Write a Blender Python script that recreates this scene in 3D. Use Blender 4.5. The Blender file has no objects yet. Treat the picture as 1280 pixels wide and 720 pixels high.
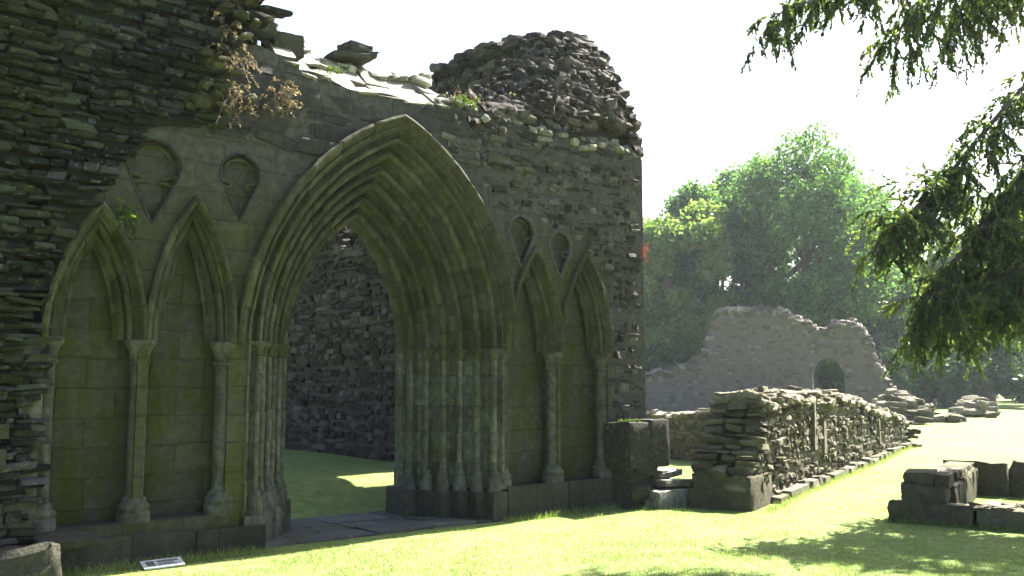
import bpy, math
import numpy as np
from mathutils import Vector, noise as mnoise

rng = np.random.default_rng(11)
scene = bpy.context.scene
C = scene.collection
PI = math.pi

# ------------------------------------------------------------------ camera model (metres; facade lies on y = 0)
F, HZ, YAW, CAM = 1150.0, 480.0, math.radians(50), (0.0, -8.6, 1.6)
PITCH = math.atan((HZ - 360) / F)
FX, FY, RX, RY = math.cos(YAW), math.sin(YAW), math.sin(YAW), -math.cos(YAW)

def ray(px, py):
    a = (px - 640) / F; b = (360 - py) / F
    f = math.cos(PITCH) - b * math.sin(PITCH); u = math.sin(PITCH) + b * math.cos(PITCH)
    return (f * FX + a * RX, f * FY + a * RY, u)

def gnd(px, py, z=0.0):
    d = ray(px, py); t = (z - CAM[2]) / d[2]
    return (d[0] * t, CAM[1] + d[1] * t)

def at(px, py, depth):
    """point seen at a pixel, at a distance along the level viewing direction"""
    d = ray(px, py); t = depth / (d[0] * FX + d[1] * FY)
    return np.array([d[0] * t, CAM[1] + d[1] * t, CAM[2] + d[2] * t])

# ------------------------------------------------------------------ mesh builder
class MB:
    def __init__(s):
        s.v = []; s.t = []; s.f = []; s.n = 0
    def add(s, verts, faces, tone=0.5):
        verts = np.asarray(verts, float).reshape(-1, 3)
        s.v.append(verts)
        s.t.append(np.broadcast_to(np.asarray(tone, float), (len(verts),)))
        for f in (faces if isinstance(faces, list) else [faces]):
            f = np.asarray(f, np.int64)
            if f.ndim == 1: f = f[None]
            s.f.append(f + s.n)
        s.n += len(verts)
    def build(s, name, mat, parent=None, smooth=False, sharp=None):
        v = np.concatenate(s.v); t = np.concatenate(s.t)
        me = bpy.data.meshes.new(name)
        me.vertices.add(len(v)); me.vertices.foreach_set('co', v.astype(np.float32).ravel())
        nl = sum(f.size for f in s.f); npol = sum(len(f) for f in s.f)
        me.loops.add(nl); me.loops.foreach_set('vertex_index', np.concatenate([f.ravel() for f in s.f]).astype(np.int32))
        me.polygons.add(npol)
        tot = np.concatenate([np.full(len(f), f.shape[1]) for f in s.f])
        st = np.concatenate([[0], np.cumsum(tot)[:-1]])
        me.polygons.foreach_set('loop_start', st.astype(np.int32))
        me.polygons.foreach_set('loop_total', tot.astype(np.int32))
        me.polygons.foreach_set('use_smooth', np.full(npol, smooth, bool))
        me.update(calc_edges=True); me.validate()
        at_ = me.attributes.new('tone', 'FLOAT', 'POINT')
        at_.data.foreach_set('value', t.astype(np.float32))
        me.materials.append(mat)
        if smooth and sharp:
            me.set_sharp_from_angle(angle=math.radians(sharp))
        o = bpy.data.objects.new(name, me); C.objects.link(o)
        if parent is not None: o.parent = parent
        return o

def empty(name, label, cat, group=None):
    o = bpy.data.objects.new(name, None); C.objects.link(o)
    return tag(o, label, cat, group)

def tag(o, label=None, cat=None, group=None, kind=None):
    if label: o['label'] = label
    if cat: o['category'] = cat
    if group: o['group'] = group
    if kind: o['kind'] = kind
    return o

def base_empty(name, loc, label, cat, group=None):
    """an Empty at the thing's base; children are built in world space and keep their place"""
    o = empty(name, label, cat, group); o.location = loc
    return o

def adopt(parent, *obs):
    for o in obs:
        o.parent = parent
        o.matrix_parent_inverse = parent.matrix_basis.inverted()

BOXF = np.array([[0,1,3,2],[4,6,7,5],[0,4,5,1],[2,3,7,6],[0,2,6,4],[1,5,7,3]])
def box(mb, lo, hi, tone=0.5, jit=0.0):
    v = np.array([[ (lo, hi)[i][0], (lo, hi)[j][1], (lo, hi)[k][2]] for i in (0,1) for j in (0,1) for k in (0,1)], float)
    if jit: v += rng.normal(0, jit, v.shape)
    mb.add(v, BOXF, tone)

# stone template: a cube with rounded edges
def _template(g, ex=7):
    n = len(g); idx = {}; vs = []; fs = []
    def vid(i, j, k):
        if (i, j, k) not in idx:
            idx[(i, j, k)] = len(vs); vs.append((g[i], g[j], g[k]))
        return idx[(i, j, k)]
    m = n - 1
    for a in range(m):
        for b in range(m):
            fs += [[vid(a,b,0), vid(a,b+1,0), vid(a+1,b+1,0), vid(a+1,b,0)], [vid(a,b,m), vid(a+1,b,m), vid(a+1,b+1,m), vid(a,b+1,m)],
                   [vid(a,0,b), vid(a+1,0,b), vid(a+1,0,b+1), vid(a,0,b+1)], [vid(a,m,b), vid(a,m,b+1), vid(a+1,m,b+1), vid(a+1,m,b)],
                   [vid(0,a,b), vid(0,a,b+1), vid(0,a+1,b+1), vid(0,a+1,b)], [vid(m,a,b), vid(m,a+1,b), vid(m,a+1,b+1), vid(m,a,b+1)]]
    v = np.array(vs, float)
    r = (np.abs(v) ** ex).sum(1) ** (1 / ex)
    return v / r[:, None], np.array(fs)
TV, TF = _template([-1, -.72, .0, .72, 1])
TV2, TF2 = _template([-1, -.55, .55, 1])

TV4, TF4 = _template([-1, -.86, .1, .86, 1], 12)
TV3, TF3 = _template([-1, -.93, -.45, 0.05, .5, .93, 1], 26)

def stones(mb, cen, half, axes, tones, rough=0.10, tilt=0.06, lo=False, square=False, flat=False):
    """many stones at once: centres (N,3), half sizes along axes (N,3), axes 3x3 rows"""
    cen = np.asarray(cen, float); half = np.asarray(half, float); N = len(cen)
    if N == 0: return
    tv, tf = (TV3, TF3) if square else (TV2, TF2) if lo else (TV4, TF4) if flat else (TV, TF)
    v = np.broadcast_to(tv, (N,) + tv.shape).copy()
    # shear / taper / corner chipping
    tp = rng.normal(0, .035 if square else .13, (N, 3, 3)); 
    for i in range(3): tp[:, i, i] = 0
    v = v + np.einsum('nvi,nij->nvj', v, tp) * .8
    v *= 1 + rng.normal(0, rough * .6, v.shape)
    v += rng.normal(0, rough * .5, v.shape)
    bul = 1 - (.02 if square else .10) * (np.abs(v[:, :, 0:1]) ** 2 + np.abs(v[:, :, 2:3]) ** 2) * rng.uniform(0, 1, (N, 1, 1))
    v[:, :, 1:2] *= bul
    v = v * half[:, None, :]
    A = np.asarray(axes, float)
    if A.ndim == 2: A = np.broadcast_to(A, (N, 3, 3))
    a = rng.normal(0, tilt, N); ca, sa = np.cos(a), np.sin(a)
    x, z = v[:, :, 0].copy(), v[:, :, 2].copy()
    v[:, :, 0] = x * ca[:, None] - z * sa[:, None]; v[:, :, 2] = x * sa[:, None] + z * ca[:, None]
    a = rng.normal(0, tilt, N); ca, sa = np.cos(a), np.sin(a)
    y, z = v[:, :, 1].copy(), v[:, :, 2].copy()
    v[:, :, 1] = y * ca[:, None] - z * sa[:, None]; v[:, :, 2] = y * sa[:, None] + z * ca[:, None]
    w = np.einsum('nvi,nij->nvj', v, A) + cen[:, None, :]
    f = (tf[None] + (np.arange(N) * len(tv))[:, None, None]).reshape(-1, 4)
    mb.add(w.reshape(-1, 3), f, np.repeat(tones, len(tv)))

def courses(u0, u1, v0, v1, hr, lr, wave=0.03):
    out = []; v = v0
    while v < v1:
        h = rng.uniform(*hr); u = u0 - rng.uniform(0, lr[1]); ph = rng.uniform(0, 6)
        while u < u1:
            l = rng.uniform(*lr) * (1 if rng.random() < .8 else .5)
            hh = h * rng.uniform(.75, 1.12)
            out.append((u + l / 2, v + h / 2 + wave * math.sin(u * 1.7 + ph) , l / 2, hh / 2)); u += l
        v += h
    return np.array(out)

def rubble_face(mb, org, U, N, u0, u1, v0, v1, inside, hr=(.06,.13), lr=(.12,.38), depth=.13, jut=.022, off=0.0, lo=False, gap=.93, tone=(0, 1)):
    c = courses(u0, u1, v0, v1, hr, lr)
    keep = np.array([inside(u, v) for u, v, a, b in c], bool)
    c = c[keep]
    if len(c) == 0: return
    U = np.array(U, float); N = np.array(N, float); Z = np.array([0, 0, 1.0]); org = np.array(org, float)
    out = rng.normal(0, jut, len(c)) + off + (rng.random(len(c)) < .05) * rng.uniform(.02, .06, len(c))
    cen = org + c[:, 0:1] * U + c[:, 1:2] * Z + (out - depth)[:, None] * N
    half = np.stack([c[:, 2] * gap, np.full(len(c), depth), c[:, 3] * gap], 1)
    stones(mb, cen, half, np.stack([U, N, Z]), rng.uniform(tone[0], tone[1], len(c)), rough=.085, lo=lo, flat=True)

def strip_solid(mb, org, U, N, us, top, y0, y1, holes=(), bottom=0.0, tone=-1.0):
    """wall body between depth y0 and y1 behind the face (along -N), cut into thin strips; holes = [(ua, ub, lo(u), hi(u))]"""
    us = set(np.round(us, 4))
    for h in holes: us |= {round(h[0], 4), round(h[1], 4)}
    us = sorted(us); U = np.array(U, float); N = np.array(N, float); org = np.array(org, float)
    fn = top if callable(top) else (lambda u: top)
    bt = bottom if callable(bottom) else (lambda u: bottom)
    e = 1e-5
    for a, b in zip(us[:-1], us[1:]):
        if b - a < 1e-4: continue
        m = (a + b) / 2
        act = sorted([h for h in holes if h[0] <= m <= h[1]], key=lambda h: h[2](m))
        segs = []; cur = (bt(a), bt(b))
        for h in act:
            lo = (max(h[2](a + e), cur[0]), max(h[2](b - e), cur[1]))
            segs.append((cur, lo)); cur = (h[3](a + e), h[3](b - e))
        segs.append((cur, (fn(a), fn(b))))
        for lo, hi in segs:
            if max(hi[0] - lo[0], hi[1] - lo[1]) < 1e-3: continue
            pts = []
            for u, k in ((a, 0), (b, 1)):
                for y in (y0, y1):
                    for z in (lo[k], max(hi[k], lo[k] + 1e-4)):
                        pts.append(org + U * u - N * y + np.array([0, 0, z]))
            mb.add(pts, BOXF, tone)

def lathe(mb, cx, cy, prof, seg=20, tone=.5):
    ring = np.linspace(0, 2 * PI, seg, endpoint=False)
    v = [[cx + r * math.cos(a), cy + r * math.sin(a), z] for r, z in prof for a in ring]
    f = [[i * seg + j, i * seg + (j + 1) % seg, (i + 1) * seg + (j + 1) % seg, (i + 1) * seg + j] for i in range(len(prof) - 1) for j in range(seg)]
    mb.add(v, np.array(f), tone)

def tube(mb, pts, rad, seg=8, tone=.5, cap=True):
    pts = np.asarray(pts, float); n = len(pts)
    rad = np.broadcast_to(np.asarray(rad, float), (n,))
    tan = np.gradient(pts, axis=0); tan /= np.linalg.norm(tan, axis=1)[:, None] + 1e-9
    ref = np.array([0, 0, 1.0]) if abs(tan[0][2]) < .9 else np.array([1.0, 0, 0])
    v = []
    for p, t, r in zip(pts, tan, rad):
        s = np.cross(t, ref); s /= np.linalg.norm(s) + 1e-9; w = np.cross(t, s)
        for k in range(seg):
            a = 2 * PI * k / seg
            v.append(p + r * (math.cos(a) * s + math.sin(a) * w))
    f = [[i * seg + k, i * seg + (k + 1) % seg, (i + 1) * seg + (k + 1) % seg, (i + 1) * seg + k] for i in range(n - 1) for k in range(seg)]
    mb.add(v, np.array(f), tone)

def smooth_path(ctrl, n):
    ctrl = np.asarray(ctrl, float); m = len(ctrl)
    P = np.vstack([2 * ctrl[0] - ctrl[1], ctrl, 2 * ctrl[-1] - ctrl[-2]])
    out = []
    for t in np.linspace(0, m - 1 - 1e-6, n):
        i = int(t); u = t - i; a, b, c, d = P[i:i + 4]
        out.append(.5 * (2 * b + (c - a) * u + (2 * a - 5 * b + 4 * c - d) * u * u + (3 * b - a - 3 * c + d) * u ** 3))
    return np.array(out)

# ------------------------------------------------------------------ materials
def mat_new(name):
    m = bpy.data.materials.new(name); m.use_nodes = True
    nt = m.node_tree; nt.nodes.clear()
    out = nt.nodes.new('ShaderNodeOutputMaterial')
    return m, nt, out

class NT:
    def __init__(s, nt): s.nt = nt
    def node(s, t, **kw):
        n = s.nt.nodes.new(t)
        for k, v in kw.items(): setattr(n, k, v)
        return n
    def link(s, a, b): s.nt.links.new(a, b)
    def noise(s, vec, scale, detail=4, rough=.55):
        n = s.node('ShaderNodeTexNoise'); n.inputs['Scale'].default_value = scale; n.inputs['Detail'].default_value = detail; n.inputs['Roughness'].default_value = rough
        s.link(vec, n.inputs['Vector']); return n.outputs['Fac']
    def ramp(s, fac, stops):
        r = s.node('ShaderNodeValToRGB'); e = r.color_ramp.elements
        while len(e) < len(stops): e.new(.5)
        for el, (p, c) in zip(e, stops):
            el.position = p; el.color = (c, c, c, 1) if isinstance(c, (int, float)) else (*c, 1)
        s.link(fac, r.inputs['Fac']); return r.outputs['Color']
    def mix(s, fac, a, b, mode='MIX'):
        m = s.node('ShaderNodeMix', data_type='RGBA', blend_type=mode)
        for val, i in ((fac, 0), (a, 6), (b, 7)):
            if isinstance(val, (int, float)): m.inputs[i].default_value = val
            elif isinstance(val, tuple): m.inputs[i].default_value = (*val, 1)
            else: s.link(val, m.inputs[i])
        return m.outputs[2]
    def math(s, op, a, b=0.0):
        m = s.node('ShaderNodeMath', operation=op)
        for val, i in ((a, 0), (b, 1)):
            if isinstance(val, (int, float)): m.inputs[i].default_value = val
            else: s.link(val, m.inputs[i])
        return m.outputs[0]
    def bump(s, h, dist, strength=1.0, prev=None):
        b = s.node('ShaderNodeBump'); b.inputs['Distance'].default_value = dist; b.inputs['Strength'].default_value = strength
        s.link(h, b.inputs['Height'])
        if prev is not None: s.link(prev, b.inputs['Normal'])
        return b.outputs['Normal']

def mat_rubble(name, dark, mid, pale, moss=.25, mosscol=(.05, .065, .018), mortar=(.09, .085, .07), lichen=.35, scale=1.0):
    m, nt, out = mat_new(name); k = NT(nt)
    co = k.node('ShaderNodeTexCoord').outputs['Object']
    tn = k.node('ShaderNodeAttribute', attribute_name='tone').outputs['Fac']
    col = k.ramp(tn, [(0, dark), (.55, mid), (1, pale)])
    n1 = k.noise(co, 9 * scale, 6, .65); n2 = k.noise(co, 45 * scale, 5, .7); n3 = k.noise(co, 1.3, 4, .6); n4 = k.noise(co, 22 * scale, 3, .5)
    col = k.mix(.75, col, k.ramp(n1, [(.25, .45), (.6, 1.0), (.8, 1.35)]), 'MULTIPLY')
    col = k.mix(.5, col, k.ramp(n2, [(.3, .5), (.7, 1.3)]), 'MULTIPLY')
    col = k.mix(k.math('MULTIPLY', k.ramp(n4, [(.60, 0), (.68, 1)]), lichen), col, (.34, .34, .28))
    mm = k.math('MULTIPLY', k.ramp(n3, [(.42, 0), (.62, 1)]), k.ramp(n1, [(.3, 0), (.6, 1)]))
    col = k.mix(k.math('MULTIPLY', mm, moss * 2), col, mosscol)
    ismort = k.math('LESS_THAN', tn, -.5)
    col = k.mix(ismort, col, mortar)
    nb = k.bump(n2, .012, .8); nb = k.bump(n1, .035, .7, nb)
    b = k.node('ShaderNodeBsdfPrincipled'); k.link(col, b.inputs['Base Color']); b.inputs['Roughness'].default_value = .95
    b.inputs['Specular IOR Level'].default_value = .15
    k.link(nb, b.inputs['Normal']); k.link(b.outputs[0], out.inputs[0])
    return m

def mat_ashlar(name, stone, algae, amount=.6, bricks=True, bw=.55, bh=.27, pale=(.30, .30, .27), ztop=.1):
    m, nt, out = mat_new(name); k = NT(nt)
    co = k.node('ShaderNodeTexCoord').outputs['Object']
    sp = k.node('ShaderNodeSeparateXYZ'); k.link(co, sp.inputs[0])
    n1 = k.noise(co, 2.2, 5, .6); n2 = k.noise(co, 11, 6, .65); n3 = k.noise(co, 60, 4, .65)
    st = k.node('ShaderNodeMapping'); k.link(co, st.inputs['Vector']); st.inputs['Scale'].default_value = (6, 6, .7)
    n4 = k.noise(st.outputs[0], 1.6, 5, .6)
    col = k.mix(k.ramp(n2, [(.35, 0), (.75, 1)]), stone, pale)
    am = k.math('MULTIPLY', k.ramp(n1, [(.28, .35), (.58, 1)]), amount)
    am = k.math('MULTIPLY', am, k.ramp(n4, [(.3, .35), (.6, 1.15)]))
    zf = k.math('ADD', sp.outputs[2], k.math('MULTIPLY', n1, .8))
    zm = k.node('ShaderNodeMapRange'); zm.inputs['From Min'].default_value = 3.5; zm.inputs['From Max'].default_value = 4.2; zm.inputs['To Min'].default_value = 1; zm.inputs['To Max'].default_value = ztop; k.link(zf, zm.inputs['Value'])
    xm = k.node('ShaderNodeMapRange'); xm.inputs['From Min'].default_value = 8.8; xm.inputs['From Max'].default_value = 9.0; xm.inputs['To Min'].default_value = 1; xm.inputs['To Max'].default_value = .1; k.link(sp.outputs[0], xm.inputs['Value'])
    am = k.math('MULTIPLY', am, k.math('MULTIPLY', zm.outputs[0], xm.outputs[0]))
    tnn = k.node('ShaderNodeAttribute', attribute_name='tone').outputs['Fac']
    col = k.mix(am, col, algae)
    col = k.mix(1.0, col, k.ramp(tnn, [(0, .72), (1, 1.25)]), 'MULTIPLY')
    col = k.mix(.55, col, k.ramp(n2, [(.3, .55), (.65, 1.1)]), 'MULTIPLY')
    col = k.mix(.4, col, k.ramp(n3, [(.3, .55), (.7, 1.25)]), 'MULTIPLY')
    col = k.mix(k.ramp(n3, [(.66, 0), (.74, .5)]), col, (.19, .2, .16))
    col = k.mix(1.0, col, (.82, .76, .80), 'MULTIPLY')
    nb = k.bump(n3, .008, .7); nb = k.bump(n2, .03, .8, nb)
    if bricks:
        cb = k.node('ShaderNodeCombineXYZ'); k.link(sp.outputs[0], cb.inputs[0]); k.link(sp.outputs[2], cb.inputs[1])
        wv = k.node('ShaderNodeTexNoise'); wv.inputs['Scale'].default_value = 2.5; wv.inputs['Detail'].default_value = 5; k.link(co, wv.inputs['Vector'])
        wob = k.mix(.10, cb.outputs[0], wv.outputs['Color'], 'ADD')
        bt = k.node('ShaderNodeTexBrick'); k.link(wob, bt.inputs['Vector'])
        bt.inputs['Scale'].default_value = 1; bt.inputs['Brick Width'].default_value = bw; bt.inputs['Row Height'].default_value = bh
        bt.inputs['Mortar Size'].default_value = .014; bt.inputs['Mortar Smooth'].default_value = 1.0; bt.inputs['Bias'].default_value = 0
        bt.inputs['Color1'].default_value = (.75, .75, .75, 1); bt.inputs['Color2'].default_value = (1.15, 1.12, 1.1, 1); bt.inputs['Mortar'].default_value = (.68, .66, .6, 1)
        col = k.mix(.6, col, bt.outputs['Color'], 'MULTIPLY')
        nb = k.bump(k.math('SUBTRACT', 1.0, bt.outputs['Fac']), .012, .8, nb)
    b = k.node('ShaderNodeBsdfPrincipled'); k.link(col, b.inputs['Base Color']); b.inputs['Roughness'].default_value = .93
    b.inputs['Specular IOR Level'].default_value = .2
    k.link(nb, b.inputs['Normal']); k.link(b.outputs[0], out.inputs[0])
    return m

def mat_leaf(name, c0, c1, c2, trans=.5, transcol=1.6):
    m, nt, out = mat_new(name); k = NT(nt)
    tn = k.node('ShaderNodeAttribute', attribute_name='tone').outputs['Fac']
    col = k.ramp(tn, [(0, c0), (.5, c1), (1, c2)])
    d = k.node('ShaderNodeBsdfDiffuse'); k.link(col, d.inputs['Color'])
    t = k.node('ShaderNodeBsdfTranslucent')
    k.link(k.mix(1.0, col, (transcol * 1.1, transcol * 1.15, transcol * .55), 'MULTIPLY'), t.inputs['Color'])
    mx = k.node('ShaderNodeMixShader'); mx.inputs[0].default_value = trans
    k.link(d.outputs[0], mx.inputs[1]); k.link(t.outputs[0], mx.inputs[2])
    g = k.node('ShaderNodeBsdfGlossy'); g.inputs['Roughness'].default_value = .45; g.inputs['Color'].default_value = (.5, .5, .5, 1)
    m2 = k.node('ShaderNodeMixShader'); m2.inputs[0].default_value = .04
    k.link(mx.outputs[0], m2.inputs[1]); k.link(g.outputs[0], m2.inputs[2])
    k.link(m2.outputs[0], out.inputs[0])
    return m

def mat_plain(name, col, rough=.8, var=.3, scale=12):
    m, nt, out = mat_new(name); k = NT(nt)
    co = k.node('ShaderNodeTexCoord').outputs['Object']
    c = k.mix(var * 2, col, k.ramp(k.noise(co, scale, 5), [(.3, .4), (.7, 1.3)]), 'MULTIPLY')
    b = k.node('ShaderNodeBsdfPrincipled'); k.link(c, b.inputs['Base Color']); b.inputs['Roughness'].default_value = rough
    k.link(k.bump(k.noise(co, scale * 2, 5), .02, .7), b.inputs['Normal'])
    k.link(b.outputs[0], out.inputs[0]); return m

def mat_lawn():
    m, nt, out = mat_new('lawn_turf'); k = NT(nt)
    co = k.node('ShaderNodeTexCoord').outputs['Object']
    n1 = k.noise(co, .5, 4); n2 = k.noise(co, 6, 6, .7); n3 = k.noise(co, 70, 4, .7)
    col = k.ramp(n1, [(.3, (.12, .182, .048)), (.7, (.17, .215, .070))])
    n0 = k.noise(co, 1.7, 5, .65)
    col = k.mix(k.ramp(n0, [(.52, 0), (.70, .55)]), col, (.20, .19, .08))
    col = k.mix(.8, col, k.ramp(n2, [(.3, .5), (.7, 1.3)]), 'MULTIPLY')
    col = k.mix(.7, col, k.ramp(n3, [(.3, .5), (.7, 1.35)]), 'MULTIPLY')
    b = k.node('ShaderNodeBsdfPrincipled'); k.link(col, b.inputs['Base Color']); b.inputs['Roughness'].default_value = .95; b.inputs['Specular IOR Level'].default_value = .1
    nb = k.bump(n3, .02, .6); nb = k.bump(n2, .05, .5, nb); k.link(nb, b.inputs['Normal'])
    k.link(b.outputs[0], out.inputs[0]); return m

M = dict(
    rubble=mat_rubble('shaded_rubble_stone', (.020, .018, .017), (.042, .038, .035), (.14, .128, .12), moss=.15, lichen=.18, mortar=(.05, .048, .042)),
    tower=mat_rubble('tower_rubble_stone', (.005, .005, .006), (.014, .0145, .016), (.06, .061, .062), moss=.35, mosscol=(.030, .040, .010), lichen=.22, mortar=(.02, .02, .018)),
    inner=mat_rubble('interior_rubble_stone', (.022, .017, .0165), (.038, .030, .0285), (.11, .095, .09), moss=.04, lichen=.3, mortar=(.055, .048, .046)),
    field=mat_rubble('field_rubble_stone', (.034, .029, .022), (.080, .071, .048), (.20, .18, .135), moss=.3, mosscol=(.075, .08, .026), lichen=.15, mortar=(.085, .076, .056)),
    far=mat_rubble('far_wall_stone', (.05, .040, .037), (.12, .10, .092), (.28, .245, .22), moss=.2, mosscol=(.09, .085, .05), mortar=(.105, .088, .084), lichen=.2, scale=.5),
    ashlar=mat_ashlar('mossy_ashlar', (.060, .063, .058), (.056, .064, .008), .9, pale=(.105, .11, .10)),
    dark_ashlar=mat_ashlar('dark_wall_ashlar', (.040, .042, .044), (.030, .034, .022), .35, bw=.7, bh=.3, pale=(.06, .063, .058)),
    mould=mat_ashlar('green_moulding_stone', (.065, .07, .05), (.045, .052, .009), .9, bricks=False, pale=(.145, .15, .11), ztop=.75),
    jamb=mat_ashlar('weathered_jamb_stone', (.085, .092, .075), (.045, .054, .016), .65, bricks=False, pale=(.21, .225, .195)),
    column=mat_ashlar('grey_column_stone', (.068, .074, .064), (.036, .043, .013), .6, bricks=False, pale=(.18, .19, .17)),
    rim=mat_ashlar('pale_carved_stone', (.075, .08, .078), (.05, .056, .02), .4, bricks=False, pale=(.115, .122, .118)),
    plinth=mat_ashlar('plinth_stone', (.045, .046, .04), (.026, .032, .010), .6, bw=.8, bh=.6, pale=(.08, .08, .07)),
    coping=mat_rubble('coping_stone', (.14, .135, .115), (.24, .23, .20), (.34, .33, .29), moss=.08, mosscol=(.09, .09, .05), lichen=.5),
    slab=mat_plain('flat_slab_stone', (.12, .112, .095), var=.5),
    paving=mat_rubble('threshold_paving', (.06, .06, .056), (.085, .084, .08), (.12, .118, .11), moss=.3, mosscol=(.04, .055, .02), lichen=.2),
    bark=mat_plain('tree_bark', (.075, .06, .045), scale=8),
    needles=mat_leaf('conifer_needles', (.014, .026, .012), (.042, .065, .020), (.13, .16, .035), .55, 2.2),
    leaf=mat_leaf('mid_green_leaves', (.028, .065, .03), (.05, .10, .04), (.10, .155, .045), .5, 1.7),
    leaf_y=mat_leaf('yellow_green_leaves', (.06, .10, .030), (.095, .145, .045), (.14, .19, .075), .55, 1.7),
    leaf_d=mat_leaf('dark_green_leaves', (.016, .04, .018), (.03, .06, .024), (.05, .09, .03), .4, 1.4),
    grass=mat_leaf('grass_blades', (.10, .165, .038), (.145, .20, .055), (.21, .235, .095), .4, 1.3),
    dry=mat_leaf('dry_stalks', (.06, .04, .033), (.11, .078, .064), (.24, .20, .17), .35, 1.3),
    flower=mat_leaf('red_flowers', (.16, .03, .03), (.24, .05, .045), (.3, .10, .09), .3, 1.2),
    fern=mat_leaf('fern_leaves', (.03, .06, .012), (.06, .10, .02), (.10, .14, .03), .4, 1.3),
    white=mat_plain('white_plate_metal', (.40, .41, .41), .5, .15, 30),
    ink=mat_plain('plate_dark_print', (.06, .06, .065), .6, .1, 30),
)
M['lawn'] = mat_lawn()

# ------------------------------------------------------------------ setting: lawn
def ground_z(x, y):
    """level lawn, a low rise inside the nave"""
    rise = np.clip((y - 1.3) / 1.6, 0, 1) * np.clip((9.2 - x) / .5, 0, 1) * np.clip((x + 6) / 2, 0, 1) * np.clip((30 - y) / 6, 0, 1)
    rise = rise * rise * (3 - 2 * rise) * .30
    und = .012 * np.sin(x * 1.9 + 1) * np.sin(y * 1.6) + .01 * np.sin(x * .6 + y * .9)
    far = np.clip((np.hypot(x - 10, y) - 30) / 40, 0, 1)
    return rise + und * (1 - far)
def axis_pts(lo, hi, a, b, fine, n):
    core = np.arange(a, b + 1e-6, fine)
    left = a - np.geomspace(fine, a - lo, n)[::-1]; right = b + np.geomspace(fine, hi - b, n)
    return np.concatenate([left, core, right])
gx = axis_pts(-600, 900, -3, 26, .2, 26); gy = axis_pts(-700, 800, -9, 16, .2, 26)
X, Y = np.meshgrid(gx, gy, indexing='ij')
V = np.stack([X, Y, ground_z(X, Y)], -1).reshape(-1, 3)
ny = len(gy); ii, jj = np.meshgrid(np.arange(len(gx) - 1), np.arange(ny - 1), indexing='ij')
q = (ii * ny + jj).ravel()
mb = MB(); mb.add(V, np.stack([q, q + ny, q + ny + 1, q + 1], 1))
tag(mb.build('lawn', M['lawn'], smooth=True), 'bright mown grass lawn around the ruins', None, None, 'structure')

# grey stone threshold path through the doorway
mb = MB()
for ya, yb in ((-.03, .40), (.41, .80), (.81, 1.42)):
    x = 4.0
    while x < 6.95:
        l = min(rng.uniform(.35, .8), 7.0 - x)
        stones(mb, [(x + l / 2, (ya + yb) / 2, -.03 + rng.normal(0, .006))], [(l / 2 * .985, (yb - ya) / 2, .062)], np.eye(3), [rng.random()], rough=.03, tilt=.012, square=True); x += l
tag(mb.build('threshold_path', M['paving'], smooth=True, sharp=40), 'worn grey paving across the doorway threshold', None, None, 'structure')

# ------------------------------------------------------------------ pointed arch helpers
SPRING = 2.0
def arch_geo(w, h):
    e = (h * h - w * w) / (2 * w); return e, w + e
def arch_z(c, w, h):
    e, R = arch_geo(w, h)
    return lambda x: SPRING + math.sqrt(max(R * R - (min(abs(x - c), w) + e) ** 2, 0.0))
def arch_pts(c, w, h, n):
    """left springing to apex to right springing: (x, z)"""
    e, R = arch_geo(w, h); tm = math.acos(e / R)
    th = np.linspace(0, tm, n)
    xr = c - e + R * np.cos(th); zr = SPRING + R * np.sin(th)
    return np.concatenate([2 * c - xr, xr[::-1][1:]]), np.concatenate([zr, zr[::-1][1:]])
def block_params(nb, per=4, eps=.035):
    """sample positions along a moulding cut into blocks: (t in 0..nb, block index, in-joint flag)"""
    T = []
    for k in range(nb):
        for u in np.linspace(eps, 1 - eps, per): T.append((k + u, k, 0))
        if k < nb - 1: T.append((k + 1, k, 1))
    return np.array(T)
def sweep_arch(mb, c, prof, rise, nb=9, wear=.004, lean=None):
    """profile of (half width, depth) carried round a pointed arch as separate voussoir-like blocks"""
    T = block_params(nb); bounds = np.sort(np.concatenate([[0, nb], np.arange(1, nb) + rng.normal(0, .12, nb - 1)]))
    t = np.interp(T[:, 0], np.arange(nb + 1), bounds) / nb
    half = []
    for s_ in (-1, 1):
        G = (len(prof) + 10) // 11
        off = rng.normal(0, wear, (G, nb, 3)); tn = rng.uniform(0, 1, (G, nb))
        cols, tones = [], []
        for k, (w, y) in enumerate(prof):
            b = T[:, 1].astype(int); J = T[:, 2]
            w_ = w + J * .008; e, R = arch_geo(w_, rise(w) + (w_ - w)); th = np.arccos(e / R) * t
            p = np.stack([c + s_ * (-e + R * np.cos(th)), np.full(len(t), y) + J * .010, SPRING + R * np.sin(th)], 1)
            p += off[k // 11][b] * np.array([1, 1, .6]) + rng.normal(0, wear * .35, p.shape)
            if True: p[-1, 0] = c; p[0, 2] = SPRING
            if lean: p[:, 0] += lean(p[:, 2])
            cols.append(p); tones.append(tn[k // 11][b])
        P = np.array(cols); half.append((P, np.array(tones)))
    for P, tn in half:
        a, b = P.shape[:2]
        i, j = np.meshgrid(np.arange(a - 1), np.arange(b - 1), indexing='ij'); q = (i * b + j).ravel()
        mb.add(P.reshape(-1, 3), np.stack([q, q + 1, q + b + 1, q + b], 1), tn.ravel())

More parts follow.
